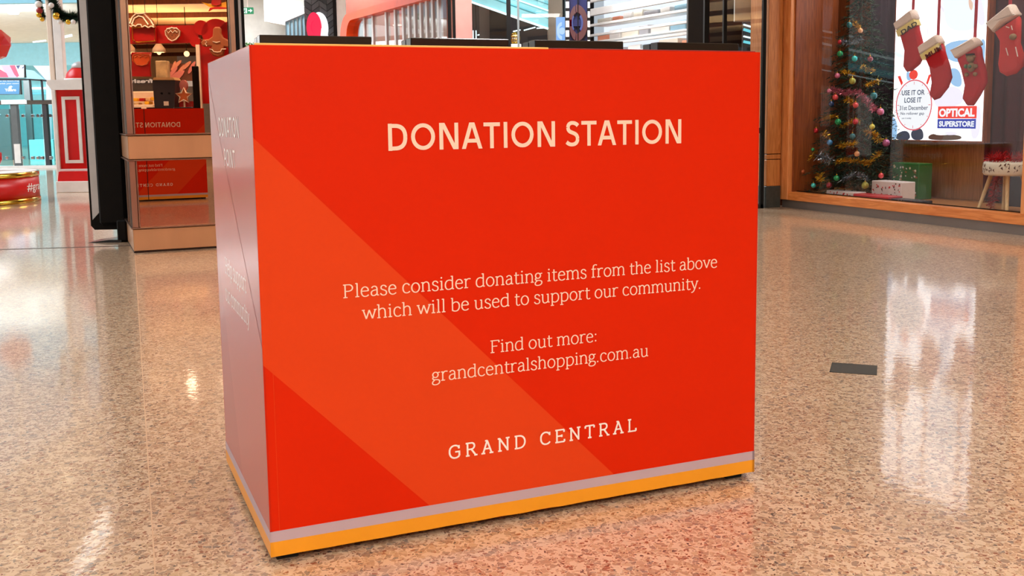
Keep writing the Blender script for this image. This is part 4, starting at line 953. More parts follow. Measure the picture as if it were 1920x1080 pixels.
for p, q, wd, mt in (((862, -4), (1028, 54), .03, 'cyan_white_glow'), ((880, -20), (1028, 32), .018, 'cyan_glow'), ((930, -14), (1028, 20), .018, 'cyan_white_glow'), ((900, -40), (1028, 6), .02, 'cyan_glow')):
    A, B = wx(*p, Ys-.02), wx(*q, Ys-.02); m = MB(); m.beam((A[0], Ys-.02, A[1]), (B[0], Ys-.02, B[1]), .03, wd); m.build('reflection_streak', mt, t)
t = thing('linear_lights', 'row of thin white ceiling light lines inside the dark shopfront', 'light', (wx(940, 60, 18.5)[0], 18.5, 2.4))
for a, b, c_, d in ((861, 69, 877, 68), (895, 66, 930, 58), (933, 61, 952, 57), (962, 59, 976, 56), (982, 57, 1004, 51), (1006, 53, 1024, 52)):
    A, B = wx(a, b, 18.5), wx(c_, d, 18.5); m = MB(); m.beam((A[0], 18.5, A[1]), (B[0], 18.5, B[1]), .02, .02); m.build('light_line', 'cyan_white_glow', t)
for a, b, lab in ((886, 888, 'thin white light tube left inside the dark shopfront'), (891.5, 893.5, 'thin white light tube beside the pale column inside')):
    tube_lamp(lab, a, b, 57, 74, 16.9, 'thin tubes in the dark shopfront')
# woven pendant globe
A = wx(966, 72, 15.6); m = MB(); r = wx(975, 72, 15.6)[0]-A[0]
t = thing('pendant_globe', 'woven gold globe standing behind the dark shopfront window', 'lamp', (A[0], 15.6, 0))
m.ball(A[0], 15.6, A[1], r*.9, 0, 12, 1.2); m.build('globe', 'cream', t)
m = MB()
for i in range(6):
    zz = A[1]+r*1.2*math.cos(math.pi*(i+.5)/6); rr = r*math.sin(math.pi*(i+.5)/6)*1.02
    m.tube([(A[0]+rr*math.cos(R(20*q)), 15.6+rr*math.sin(R(20*q)), zz) for q in range(18)], .006, 4, closed=True)
for i in range(8):
    a = math.pi*i/8
    m.tube([(A[0]+r*math.cos(a)*math.sin(R(20*q)), 15.6+r*math.sin(a)*math.sin(R(20*q)), A[1]+r*1.2*math.cos(R(20*q))) for q in range(18)], .005, 4, closed=True)
m.build('cage', 'gold', t)
m = MB(); m.lathe(A[0], 15.6, [(.1, 0), (.09, A[1]-r*1.2)], 10); m.build('pedestal', 'white_paint', t)
# light blue sign
t = thing('blue_round_sign', 'light blue illuminated panel with paler round emblem beside the navy sign', 'sign', (wx(1050, 55, 14.45)[0], 14.45, 2.0))
part(t, 'panel', 'sign_blue', 1043, 1060, 32, None, 14.45, .05)
A = wx(1055, 58, 14.44); m = MB(); ring(m, A[0]-.01, A[1], .07, .12, 14.43, 14.45, 90, 270, 16, .6); m.flat(ell(A[0]-.01, A[1], .045, .05, 12), 14.44); m.build('emblem', 'sign_blue_pale', t)

# --- coral shopfront with glass screens, receding to the left
Cf = Frame(-3.15, 19.3, math.atan2(-.89, .46)); cp = lambda a, b, k=0: Cf.px(a, b, k)
xe = cp(838, 50)[0]; x0 = cp(649, 60)[0]; xi = cp(661, 60)[0]
t = thing('coral_shopfront', 'coral orange shop portal with rounded corner and glass screens', 'shopfront', Cf.map(xe/2, 0, 0))
zt_ = cp(720, 4)[1]; zt_ = max(zt_, 2.9)
zo = cp(655, 28)[1]; 
# frame outline with a rounded top left corner
rr = .45; out = [(x0, 0), (x0, zo-rr)]+[(x0+rr-rr*math.cos(R(a)), zo-rr+rr*math.sin(R(a))) for a in range(15, 91, 15)]+[(xe, zo), (xe, zo-.13), ]
ri = rr-.16; wd = xi-x0
inn = [(x0+wd+ri-ri*math.cos(R(a)), zo-.13-ri+ri*math.sin(R(a))) for a in range(90, -1, -15)]+[(x0+wd, 0)]
m = MB()
O2 = [(x0, 0), (x0, zo-rr)]+[(x0+rr-rr*math.cos(R(a)), zo-rr+rr*math.sin(R(a))) for a in range(15, 91, 15)]+[(xe, zo)]
I2 = [(x0+wd, 0), (x0+wd, zo-.13-ri)]+[(x0+wd+ri-ri*math.cos(R(a)), zo-.13-ri+ri*math.sin(R(a))) for a in range(15, 91, 15)]+[(xe, zo-.13)]
for i in range(len(O2)-1): m.prism([O2[i], O2[i+1], I2[i+1], I2[i]], -.12, .1)
m.build('portal_frame', 'orange_paint', t, Cf)
m = MB(); m.box(x0+.1, xe, -.02, .08, zo+.0, zo+.9); m.build('fascia', 'coral', t, Cf)
m = MB(); m.box(x0+.2, xe, -.02, .02, 0, .12); m.build('sill', 'coral', t, Cf)
i = 0
for px in (683, 699, 724, 741, 756, 767, 778, 789, 800, 811, 822):
    x = cp(px, 60)[0]; m = MB(); m.box(x, x+.07, -.02, .05, .1, zo-.13); m.build('mullion', 'mullion_white', t, Cf)
m = MB(); m.box(xi, xe, .0, .012, .1, zo-.13); m.build('glass_pane', 'glass_shop', t, Cf)
m = MB(); m.box(xi-.2, xe-.9, .52, .58, 0, 3.4); tag(m.build('shop_back_wall', 'pink_wall', fr=Cf, base=Cf.map(xi, .5, 0)), 'pink back wall inside the coral orange shop', 'wall')
for a, b, c_, mt, lab in ((.3, .75, 2.3, 'orange_paint', 'orange display case inside the coral shop, nearest its rounded corner'), (1.5, 2.1, 2.35, 'orange_paint', 'orange display case in the middle of the coral shop'),
                          (2.5, 2.8, 2.3, 'white_paint', 'white cabinet between the display cases in coral shop'), (3.15, 3.5, 2.4, 'orange_paint', 'orange display case at the right inside the coral shop')):
    m = MB(); m.box(xi+a, xi+b, .2, .46, 0, c_, bev=.02); tag(m.build('display_case', mt, fr=Cf, base=Cf.map(xi+a, 1.5, 0)), lab, 'cabinet')
m = MB(); m.box(xe-.35, xe, .1, .4, 0, 3.2); tag(m.build('shop_side_panel', 'pink_wall', fr=Cf, base=Cf.map(xe-.2, .2, 0)), 'pink end panel at the right of the coral shop', 'panel')

# --- white column, herringbone wall with lit logo, white hall behind
Y = 20.5
t = thing('round_column', 'white mall column with a black strip left of the coral shop', 'column', (wx(637, 60, Y)[0], Y, 0))
part(t, 'shaft', 'white_paint', 632, 650, None, None, Y, .3); part(t, 'dark_strip', 'black_matt', 625.5, 632, None, None, Y-.02, .2)
Y = 22.0
x0 = wx(572, 60, Y)[0]; x1 = wx(629, 60, Y)[0]
t = thing('herringbone_wall', 'dark grey herringbone clad wall behind the red illuminated logo', 'wall', ((x0+x1)/2, Y, 0))
m = MB(); m.box(x0, x1, Y+.03, Y+.3, 0, CZ); m.build('backing', 'charcoal', t)
pl_ = MB(); s_ = .075; L_ = .3; cols_ = int((x1-x0)/(L_*.7071))+2
for ci in range(int((x1-x0)/.16)+1):
    for ri_ in range(18):
        z = 1.7+ri_*.13; xc = x0+.0+ci*.16; d = 1 if ci % 2 else -1
        if xc+.16 > x1: continue
        za, zb_ = (z, z+.11) if d > 0 else (z+.11, z)
        m = MB(); m.prism([(xc, za), (xc+.155, zb_), (xc+.155, zb_+.115), (xc, za+.115)], Y, Y+.03); m.build('wall_tile', 'charcoal_light' if (ci+ri_) % 3 else 'charcoal', t)
t = thing('illuminated_logo', 'round red and white illuminated logo on the herringbone wall', 'sign', (wx(592, 50, 21.9)[0], 21.9, 2.4))
A = wx(592, 52, 21.9)
m = MB(); m.prism(ell(A[0]+.08, A[1], .17, .32, 32), 21.86, 21.99); m.build('halo', 'screen_white', t)
m = MB(); ring(m, A[0]-.02, A[1], .13, .31, 21.8, 21.87, 0, 360, 36, .5); m.prism(ell(A[0]-.02, A[1], .07, .14, 20), 21.82, 21.86); m.build('red_disc', 'logo_red', t)
B = wx(604, 62, 21.8); m = MB(); m.prism([(B[0]-.03, B[1]-.05), (B[0]-.01, B[1]+.1), (B[0]+.04, B[1]+.1), (B[0]+.12, B[1]-.06)], 21.78, 21.86); m.build('white_tail', 'screen_white', t)
m = MB(); A = wx(440, 60, 24.5); B = wx(640, 60, 24.5); m.box(A[0], B[0], 24.5, 24.8, 0, 4.2); tag(m.build('wall_hall', 'soffit'), kind='structure')
m = MB(); A = wx(494, 0, 23.6); B = wx(640, 0, 23.6); z = wx(500, 40, 23.6)[1]; m.prism([(A[0], 4.1), (A[0], z), (B[0], z-.35), (B[0], 4.1)], 23.6, 24.0); tag(m.build('bulkhead', 'white_paint', base=(A[0], 23.6, z)), 'white angled bulkhead hanging over the far hall', 'bulkhead')
t = thing('glass_partition', 'far glass partition with thin grey mullions left of the herringbone wall', 'partition', (wx(552, 50, 23)[0], 23, 0))
A, B = wx(536, 42, 23.0), wx(572, 27, 23.0)
m = MB(); m.prism([(A[0], 1.2), (B[0], 1.2), (B[0], B[1]), (A[0], A[1])], 23.0, 23.02); m.build('glass', 'pastel_blue', t)
for i in range(6):
    u = i/5; x = A[0]+(B[0]-A[0])*u; z = A[1]+(B[1]-A[1])*u; m = MB(); m.box(x-.012, x+.012, 22.96, 22.99, 1.2, z); m.build('mullion', 'steel_grey', t)
m = MB(); m.beam((A[0], 22.97, A[1]), (B[0], 22.97, B[1]), .03, .03); m.build('top_rail', 'charcoal', t)
t = thing('planter_hedge', 'low green planting visible between the slim display and donation box', 'plant', (wx(466, 82, 22)[0], 22, 1.5))
m = MB(); rn = random.Random(9); A, B = wx(452, 80, 22), wx(486, 92, 22)
for i in range(900):
    p = Vector((rn.uniform(A[0], B[0]), rn.uniform(21.9, 22.3), rn.uniform(B[1]-.1, A[1]))); q = Vector((rn.gauss(0, 1), rn.gauss(0, 1), rn.gauss(0, 1))).normalized()*.05; s1 = q.cross(Vector((0, 0, 1)))*.3
    b = len(m.v); m.v += [tuple(p-s1), tuple(p+s1), tuple(p+q)]; m.face((b, b+1, b+2))
o = m.build('foliage', 'plant_green', t); o['kind'] = 'stuff'
m = MB(); m.box(A[0], B[0], 21.9, 22.3, 0, B[1]-.05); m.build('trough', 'charcoal', t)
# exit sign
Y = 18.6; A = wx(453, 14, Y); B = wx(475, 26, Y)
t = thing('exit_sign', 'green illuminated exit sign with running figure and arrow', 'sign', ((A[0]+B[0])/2, Y, B[1]))
m = MB(); m.box(A[0], B[0], Y, Y+.04, B[1], A[1], bev=.004); m.build('case', 'exit_green', t)
w_ = B[0]-A[0]; h_ = A[1]-B[1]; X = lambda u: A[0]+w_*u; Z = lambda v: B[1]+h_*v
m = MB(); m.box(X(.06), X(.46), Y-.003, Y, Z(.12), Z(.88)); m.build('pictogram_field', 'exit_white', t)
m = MB(); m.flat(ell(X(.3), Z(.76), w_*.04, h_*.08, 10), Y-.005)
for p in ([(.27, .66), (.34, .66), (.3, .4), (.22, .4)], [(.22, .42), (.3, .42), (.36, .28), (.32, .14), (.27, .14), (.30, .28)], [(.22, .44), (.27, .36), (.16, .22), (.1, .24)], [(.3, .64), (.42, .5), (.40, .46), (.28, .56)], [(.28, .64), (.16, .58), (.16, .46), (.2, .46), (.2, .54), (.3, .58)]):
    m.flat([(X(a), Z(b)) for a, b in p], Y-.005)
m.build('running_figure', 'exit_green', t)
m = MB(); m.flat([(X(a), Z(b)) for a, b in ((.56, .42), (.74, .42), (.74, .2), (.94, .5), (.74, .8), (.74, .58), (.56, .58))], Y-.005); m.build('arrow', 'exit_white', t)
m = MB(); m.box(X(.48), X(.52), Y+.01, Y+.03, A[1], CZ); m.build('hanger', 'white_paint', t)

# ================================================================== LEFT: FESTIVE ATRIUM
# round podium
pcx, pcy, pr_ = -7.05, 13.01, .965
zt_ = .385
pod = thing('round_podium', 'round red podium with gold rims and white hashtag lettering', 'podium', (pcx, pcy, 0))
m = MB(); m.lathe(pcx, pcy, [(pr_, 0), (pr_, .055)], 64); m.build('gold_rim', 'gold', pod)
m = MB(); m.lathe(pcx, pcy, [(pr_-.01, .055), (pr_-.01, zt_-.06)], 64); m.build('drum', 'booth_red', pod)
m = MB(); m.lathe(pcx, pcy, [(pr_, zt_-.06), (pr_, zt_)], 64); m.build('gold_rim', 'gold', pod)
m = MB(); m.lathe(pcx, pcy, [(pr_-.03, zt_-.01), (pr_-.03, zt_+.006)], 64); m.build('top', 'white_paint', pod)
m = MB(); font_text(m, '#grandcentral', 0, 1.2, .15, .25, 0, 0, .01)
a_st = -.13
m.xf(0, lambda x, y, z: (pcx+(pr_-.006)*math.cos(a_st+x/pr_), pcy+(pr_-.006)*math.sin(a_st+x/pr_), z)); m.build('lettering', 'white_letter', pod)
def gem(name, lab, cx, cy, cz, r, hang=None, grp=None):
    t = thing(name, lab, 'ornament', (cx, cy, cz-r), grp)
    m = MB(); n = 8; rings = [(.0, -1), (.62, -.72), (1, -.1), (.92, .4), (.5, .82), (0, 1)]
    b = len(m.v)
    for k_, (q, z) in enumerate(rings):
        for i in range(n): a = 2*math.pi*(i+.5*(k_ % 2))/n; m.v.append((cx+r*max(q, .002)*math.cos(a), cy+r*max(q, .002)*math.sin(a), cz+r*z))
    for k_ in range(5):
        for i in range(n):
            j = (i+1) % n
            if k_ % 2: m.face((b+k_*n+i, b+(k_+1)*n+j, b+(k_+1)*n+i)); m.face((b+k_*n+i, b+k_*n+j, b+(k_+1)*n+j))
            else: m.face((b+k_*n+i, b+k_*n+j, b+(k_+1)*n+i)); m.face((b+k_*n+j, b+(k_+1)*n+j, b+(k_+1)*n+i))
    m.build('faceted_body', 'gem_red', t)
    if hang: m = MB(); m.tube([(cx, cy, cz+r*.95), (cx, cy, hang)], .008, 6); m.build('cord', 'gold', t)
A = wx(-12, 83, 13.3); gem('faceted_bauble', 'giant red faceted bauble hanging at the upper left edge', A[0], 13.3, A[1], .22, 6.5)
A = wx(-20, 290, 13.3); gem('faceted_bauble', 'giant red faceted bauble resting on the round podium', A[0], 13.3, zt_+.006+.16, .16)

# sentry-box style red booth
Y = 14.8
def bx(px, py, Yk=Y): return wx(px, py, Yk)
bc = bx(137, 250)[0]; 
def hw(p0_, p1_, py=250): return (bx(p1_, py)[0]-bx(p0_, py)[0])/2
w0 = hw(104, 158); dp_ = .62
bo = thing('red_booth', 'red and white panelled booth with a domed roof beside the totem', 'booth', (bc, Y+.3, 0))
zg = 0; z1 = .16; z2 = wx(130, 320, Y)[1]; z3 = wx(130, 166, Y)[1]; z4 = wx(130, 150, Y)[1]; z5 = wx(130, 122, Y)[1]; z6 = wx(130, 115, Y)[1]
wb = w0*1.22
m = MB(); m.box(bc-wb, bc+wb, Y-.1, Y+dp_+.1, 0, z1, bev=.006); m.build('base', 'white_paint', bo)
m = MB(); m.prism([(bc-wb+.02, z1), (bc+wb-.02, z1), (bc+w0, z2-.01), (bc-w0, z2-.01)], Y-.08, Y+dp_+.08); m.build('carpet_step', 'carpet_red', bo)
m = MB(); m.box(bc-w0*1.03, bc+w0*1.03, Y-.03, Y+dp_, z2-.01, z2+.025, bev=.004); m.build('ledge', 'white_paint', bo)
m = MB(); m.box(bc-w0, bc+w0, Y, Y+dp_, z2, z3, bev=.004); m.build('body', 'booth_red', bo)
for x in (bc-w0-.05, bc+w0): m = MB(); m.box(x, x+.05, Y-.03, Y+dp_, z1, z3, bev=.004); m.build('corner_post', 'white_paint', bo)
pa_, pb_ = bx(117, 250)[0], bx(152, 250)[0]; pa_ = bc-w0*.62; pb_ = bc+w0*.62; zp0, zp1 = wx(130, 306, Y)[1], wx(130, 181, Y)[1]; f_ = .045
m = MB(); m.box(pa_, pb_, Y-.02, Y, zp0, zp0+f_); m.box(pa_, pb_, Y-.02, Y, zp1-f_, zp1); m.box(pa_, pa_+f_, Y-.02, Y, zp0+f_, zp1-f_); m.box(pb_-f_, pb_, Y-.02, Y, zp0+f_, zp1-f_); m.build('panel_moulding', 'white_paint', bo)
m = MB(); m.prism([(bc-w0*1.05, z3-.02), (bc+w0*1.05, z3-.02), (bc+w0*1.34, z4-.05), (bc+w0*1.34, z4), (bc-w0*1.34, z4), (bc-w0*1.34, z4-.05)], Y-.12, Y+dp_+.1); m.build('cornice', 'white_paint', bo)
m = MB(); rd = w0*.98
m.lathe(bc+.02, Y+dp_/2, [(rd*math.cos(R(a)), z4+(z5-z4)*math.sin(R(a))) for a in range(0, 86, 9)], 28); m.build('dome', 'booth_red', bo)
m = MB(); m.lathe(bc+.02, Y+dp_/2, [(rd*1.06, z4), (rd*1.06, z4+.03)], 28); m.build('dome_rim', 'white_paint', bo)
m = MB(); m.lathe(bc+.02, Y+dp_/2, [(.11, z5-.03), (.1, z5+.02), (.06, z6), (.01, z6+.015)], 16); m.build('finial', 'silver', bo)
# white slender posts behind the booth and garland wreath
for a, b, lab in ((82, 91, 'left of the two slim white posts rising behind the red booth'), (93, 109, 'wider right white post rising behind the red booth')):
    one('white_post', lab, 'post', 'cream' if a < 90 else 'white_paint', a+6, b+6, None, None, 15.9, .12, bev=.01, group='slim white posts')
one('white_board', 'low pale board standing at the foot of the white posts', 'board', 'cream', 97, 108, 296, None, 15.6, .1)
Yg = 15.4
gl = thing('garland', 'green fir garland with white and gold baubles at the top left', 'garland', (wx(105, 20, Yg)[0], Yg, 2.9))
pts = [wx(*p, Yg) for p in ((62, -40), (70, -10), (76, 14), (82, 34))]; pts2 = [wx(*p, Yg) for p in ((92, -20), (98, 0), (106, 20), (118, 31), (138, 33), (160, 31))]
m = MB(); rn = random.Random(21)
for P, r in ((pts, .07), (pts2, .12)):
    for A, B in zip(P, P[1:]):
        L = math.dist(A, B)
        for i in range(int(L*5200)):
            u = rn.random(); p = Vector((A[0]+(B[0]-A[0])*u, Yg, A[1]+(B[1]-A[1])*u)); q = Vector((rn.gauss(0, 1), rn.gauss(0, 1), rn.gauss(0, 1))).normalized()
            s1 = q.cross(Vector((.3, .2, 1))).normalized()*.008; q *= r*rn.uniform(.5, 1.1); b = len(m.v); m.v += [tuple(p-s1), tuple(p+s1), tuple(p+q)]; m.face((b, b+1, b+2), i % 2)
o = m.build('fir_sprays', ['fir', 'fir_light'], gl); o['kind'] = 'stuff'
for a, b, r, mt in ((72, 8, .05, 'white_paint'), (74, 20, .045, 'dark_red'), (73, 28, .04, 'gold'), (79, 36, .035, 'gold'), (106, 30, .055, 'gold'), (96, 10, .04, 'white_paint'), (112, 41, .035, 'white_paint'), (128, 41, .04, 'gold'), (137, 41, .035, 'white_paint')):
    A = wx(a, b, Yg-.1); m = MB(); m.ball(A[0], Yg-.1, A[1], r, 0, 12); m.build('bauble', mt, gl)

# glass balustrade / lift enclosure with metal fittings
Y = 23.0
t = thing('glass_enclosure', 'cyan glass enclosure with steel posts and clamps behind the podium', 'glass screen', (wx(40, 250, Y)[0], Y, 0))
zt_ = wx(45, 193, Y)[1]
for a, b in ((-60, -20), (-18, 20), (40, 80), (92, 140)):
    m = MB(); pbox(m, a, b, 196, 312, Y, .02); m.build('glass_panel', 'glass_cyan', t)
part(t, 'top_rail', 'chrome', -70, 150, 188, 196, Y-.05, .12); part(t, 'kerb', 'white_paint', -70, 150, 311, None, Y-.15, .4)
for a, b, mt in ((23, 34, 'steel_grey'), (82, 90, 'charcoal')):
    p = part(t, 'post', mt, a, b, 193, 312, Y-.03, .12)
part(t, 'post_panel', 'white_paint', 27, 38, 270, 306, Y-.06, .03)
for y in (217, 296):
    for x in (-4, 12, 42, 60, 70, 78, 94, 110):
        m = MB(); pbox(m, x-2.5, x+2.5, y-3, y+3, Y-.06, .1, bev=.01); m.build('glass_clamp', 'chrome', t)
one('rail_light', 'long bright white light along top of the glass enclosure', 'light', 'cyan_white_glow', 2, 46, 187, 195, Y-.1, .05)
# figures of racks behind the glass: lockers/wall
one('lift_shaft', 'pale cyan wall block standing behind the glass enclosure', 'wall', 'cyan_wall', 40, 86, 262, None, 27, .6)
one('lift_shaft', 'tall cyan metal wall behind the left of the glass enclosure', 'wall', 'steel_grey', -60, 6, 205, None, 28, .6)
# upper dark railing frame
t = thing('railing', 'dark metal railing frame above the glass enclosure', 'railing', (wx(70, 170, 22.95)[0], 22.95, 1.5))
for a, b, c_, d in ((56, 149, 60, 189), (78, 150, 81, 189), (56, 149, 95, 152), (-10, 149, 56, 149)):
    A, B = wx(a, b, 22.95), wx(c_, d, 22.95); m = MB(); m.beam((A[0], 22.95, A[1]), (B[0], 22.95, B[1]), .035, .035); m.build('rail_bar', 'charcoal', t)
# screens
Y = 30
t = thing('wide_screen', 'large advertising screen with pink and lilac image at the far left', 'screen', (wx(10, 134, Y)[0], Y, 2.3))
m = MB(); b_ = pbox(m, -40, 46, 122, 146, Y, .1); m.build('case', 'charcoal', t)
def scr(t_, name, pts, mt, Yk):
    m = MB(); m.flat([wx(a, b, Yk) for a, b in pts], Yk); m.build(name, mt, t_)
scr(t, 'picture', [(-40, 122), (45, 122), (45, 145.5), (-40, 145.5)], 'screen_white', Y-.004)
scr(t, 'picture_shape', [(2, 123), (20, 122.5), (34, 145), (14, 145)], 'screen_lilac', Y-.008)
scr(t, 'picture_shape', [(18, 122.5), (28, 122.5), (36, 142), (32, 145), (27, 140)], 'screen_pink', Y-.012)
scr(t, 'picture_shape', [(-40, 130), (0, 130), (12, 137), (16, 145), (-40, 145)], 'screen_pink', Y-.012)
scr(t, 'picture_shape', [(30, 123), (38, 122.5), (34, 130)], 'screen_navy', Y-.012); scr(t, 'picture_shape', [(40, 128), (45, 124), (44, 128)], 'screen_navy', Y-.012)
t = thing('blue_screen', 'blue advertising screen with white text under the pink screen', 'screen', (wx(10, 163, 29)[0], 29, 1.9))
part(t, 'case', 'charcoal', -30, 38, 149, 177.5, 29, .1)
scr(t, 'picture', [(-30, 149.5), (37, 149.5), (36, 176.5), (-30, 176.5)], 'screen_blue', 28.995)
m = MB()
A, B = wx(-8, 153, 28.99), wx(35, 150.5, 28.99); font_text(m, 'when the doors ring', A[0], B[0], A[1], B[1], 28.99, 0, .01)
A, B = wx(-8, 158, 28.99), wx(35, 155, 28.99); font_text(m, 'be with you soon', A[0], B[0], A[1], B[1], 28.99, 0, .01)
A, B = wx(9, 171, 28.99), wx(30, 166, 28.99); font_text(m, 'Yullaro', A[0], B[0], A[1], B[1], 28.99, 0, .05)
m.flat([wx(a, b, 28.99) for a, b in ((15, 167), (17, 162), (21, 160.5), (24, 163), (21, 164), (22, 167))], 28.99)
m.build('lettering', 'screen_white', t)
one('grey_board', 'narrow grey board right of the blue screen', 'board', 'steel_grey', 37, 48, 151, None, 28.5, .1)
one('light_line', 'long white light line on far wall behind the railing', 'light', 'cyan_white_glow', 48, 90, 163.5, 167.5, 43.9, .08, group='far wall lights')
one('light_line', 'thin cyan light line lower on the far wall', 'light', 'cyan_glow', 48, 95, 174, 177, 43.9, .08, group='far wall lights')
t = thing('far_stair', 'far white stair side slanting down to the right under the blue fascia', 'stair', (wx(80, 140, 33)[0], 33, 2.4))
m = MB(); m.prism([wx(*p, 33) for p in ((62, 123), (92, 123), (92, 318), (89, 318), (86, 150))], 33, 33.2); m.build('stringer', 'white_glow' if False else 'white_emissive', t)  # stair side's brightness is emission in its material
m = MB(); m.prism([wx(*p, 33) for p in ((46, 130), (60, 132), (80, 148), (46, 148))], 33.1, 33.3); m.build('side_panel', 'blue_fascia', t)
A = wx(25, 25, 26); m = MB(); m.lathe(A[0], 26, [(.14, 3.73), (.12, 3.70)], 16); tag(m.build('downlight', 'white_glow', base=(A[0], 26, 3.7)), 'round downlight in the white ceiling at the upper left', 'light')
m = MB(); A, B = wx(108, 72, 30), wx(135, 66, 30); m.beam((A[0], 30, A[1]), (B[0], 30, B[1]), .05, .06); tag(m.build('ceiling_line_light', 'cyan_white_glow', base=(A[0], 30, A[1])), 'slanting line of light on ceiling between white post and totem', 'light')
m = MB(); A, B = wx(62, 79, 31), wx(86, 76, 31); m.beam((A[0], 31, A[1]), (B[0], 31, B[1]), .05, .04); tag(m.build('ceiling_line_light', 'cyan_white_glow', base=(A[0], 31, A[1])), 'slanting line of light on ceiling left of the white post', 'light')

# escalator behind the mirror column (seen mirrored in the shop window)
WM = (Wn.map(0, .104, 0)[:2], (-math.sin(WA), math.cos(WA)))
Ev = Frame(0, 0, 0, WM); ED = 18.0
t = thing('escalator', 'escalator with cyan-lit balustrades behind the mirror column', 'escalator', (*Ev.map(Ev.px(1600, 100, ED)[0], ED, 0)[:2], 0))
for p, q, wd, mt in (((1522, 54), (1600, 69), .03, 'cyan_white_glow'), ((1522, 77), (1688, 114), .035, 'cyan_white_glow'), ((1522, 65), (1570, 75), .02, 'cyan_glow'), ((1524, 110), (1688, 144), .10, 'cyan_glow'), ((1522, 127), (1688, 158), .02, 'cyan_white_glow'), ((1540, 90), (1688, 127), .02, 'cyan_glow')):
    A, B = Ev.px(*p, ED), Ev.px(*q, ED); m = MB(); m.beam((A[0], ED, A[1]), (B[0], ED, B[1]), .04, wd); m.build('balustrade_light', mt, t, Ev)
A, B = Ev.px(1522, 122, ED+.1), Ev.px(1688, 158, ED+.1)
m = MB(); m.prism([(A[0], A[1]-.25), (B[0], B[1]-.25), (B[0], B[1]+.05), (A[0], A[1]+.05)], ED+.1, ED+.7); m.build('truss', 'charcoal', t, Ev)
m = MB(); m.box(B[0]-.3, B[0]-.1, ED+.2, ED+.6, 0, B[1]-.2); m.build('support', 'charcoal', t, Ev)
m = MB(); m.prism([(A[0], A[1]), (B[0], B[1]), (B[0], B[1]+.5), (A[0], A[1]+.5)], ED+.04, ED+.06); m.build('glass_side', 'glass_cyan', t, Ev)

# grey bench in the mall, hidden by the stand but mirrored in the shop window
a0 = Ev.px(1500, 330, 15); a1 = Ev.px(1664, 330, 15)
t = thing('mall_bench', 'low dark grey boarded bench in the mall mirrored faintly in shop window', 'bench', Ev.map((a0[0]+a1[0])/2, 15.1, 0))
for i in range(2):
    m = MB(); m.box(a0[0], a1[0], 15, 15.4, .02+.17*i, .18+.17*i, bev=.004); m.build('board', 'platform_grey', t, Ev)
# downlights in the near ceiling
for i, (px, py) in enumerate(((42, 823), (125, 900), (28, 1028), (180, 740))):
    r = proj_ray(px, py); tt = (CZ+CH)/-r[2]; x, y = r[0]*tt, r[1]*tt
    if not (x < -7.6 and y > 7.5):
        t = thing('ceiling_downlight', 'round downlight in the ceiling above the mall floor', 'light', (x, y, CZ-.02), 'ceiling downlights')
        m = MB(); m.lathe(x, y, [(.11, CZ-.012), (.11, CZ+.02)], 20); m.build('trim_ring', 'chrome', t); m = MB(); m.lathe(x, y, [(.085, CZ-.016), (.085, CZ-.01)], 20); m.build('lamp', 'warm_glow', t)
for x, y in LAMPS+[(-4.6, 9), (-1.9, 9), (.9, 9), (-4.6, 12), (.9, 12)]:
    for x in (x-.5,):
        t = thing('ceiling_downlight', 'round downlight in the ceiling above the mall floor', 'light', (x+.5, y, CZ-.02), 'ceiling downlights')
        m = MB(); m.lathe(x+.5, y, [(.11, CZ-.012), (.11, CZ+.02)], 20); m.build('trim_ring', 'chrome', t); m = MB(); m.lathe(x+.5, y, [(.085, CZ-.016), (.085, CZ-.01)], 20); m.build('lamp', 'warm_glow', t)
def ceil_from_floor(px, py):
    r = proj_ray(px, py); tt = (CZ-.03+CH)/-r[2]; return (r[0]*tt, r[1]*tt)
A, B = ceil_from_floor(240, 912), ceil_from_floor(140, 1078)
m = MB(); m.beam((A[0], A[1], CZ-.03), (B[0], B[1], CZ-.03), .13, .03); tag(m.build('linear_ceiling_light', 'white_glow', base=(A[0], A[1], CZ-.03)), 'long slim ceiling tube light mirrored as a streak on the floor', 'light')

# ================================================================== SWEETS KIOSK BEHIND THE CAMERA (seen in the mirror column)
V = Frame(0, 0, 0, MIR)
def vq(px, py, d): return V.px(px, py, d)
def vbox(m, a, b, c_, d_, dist, dp=.1, bev=0):
    p = vq((a+b)/2, c_, dist); q = vq((a+b)/2, d_, dist); m.box(vq(a, (c_+d_)/2, dist)[0], vq(b, (c_+d_)/2, dist)[0], dist, dist+dp, q[1], p[1], 0, bev)
kd_ = 20.0
ki = thing('sweets_kiosk', 'red festive sweets kiosk portal reflected in the mirror column', 'kiosk', V.map(vq(320, 100, kd_)[0], kd_, 0))
m = MB(); vbox(m, 232, 372, 48, 81, kd_, .12); m.build('fascia', 'candy_red', ki, V)
m = MB(); vbox(m, 374, 450, 82, 194, kd_, .12); m.build('side_panel', 'candy_red', ki, V)
for x, y, r in ((377, 52, .14), (405, 62, .27), (366, 78, .1), (432, 60, .2)):
    a = vq(x, y, kd_-.02); m = MB(); m.prism(ell(a[0], a[1], r, r, 28), kd_-.03, kd_+.09); m.build('scallop', 'candy_red', ki, V)
m = MB(); a = vq(368, 84, kd_); b = vq(380, 192, kd_); m.box(a[0], a[0]+.07, kd_-.05, kd_, 0, a[1]); m.build('white_post', 'icing', ki, V)
m = MB(); vbox(m, 246, 292, 50, 79, kd_-.08, .06, .01); m.build('fascia_panel', 'candy_red', ki, V)
m = MB(); pts = [vq(*p, kd_-.1) for p in ((248, 52), (290, 50), (291, 77), (256, 79), (249, 74))]; m.tube([(a, kd_-.1, b) for a, b in pts], .012, 6, closed=True); m.build('fascia_piping', 'gold', ki, V)
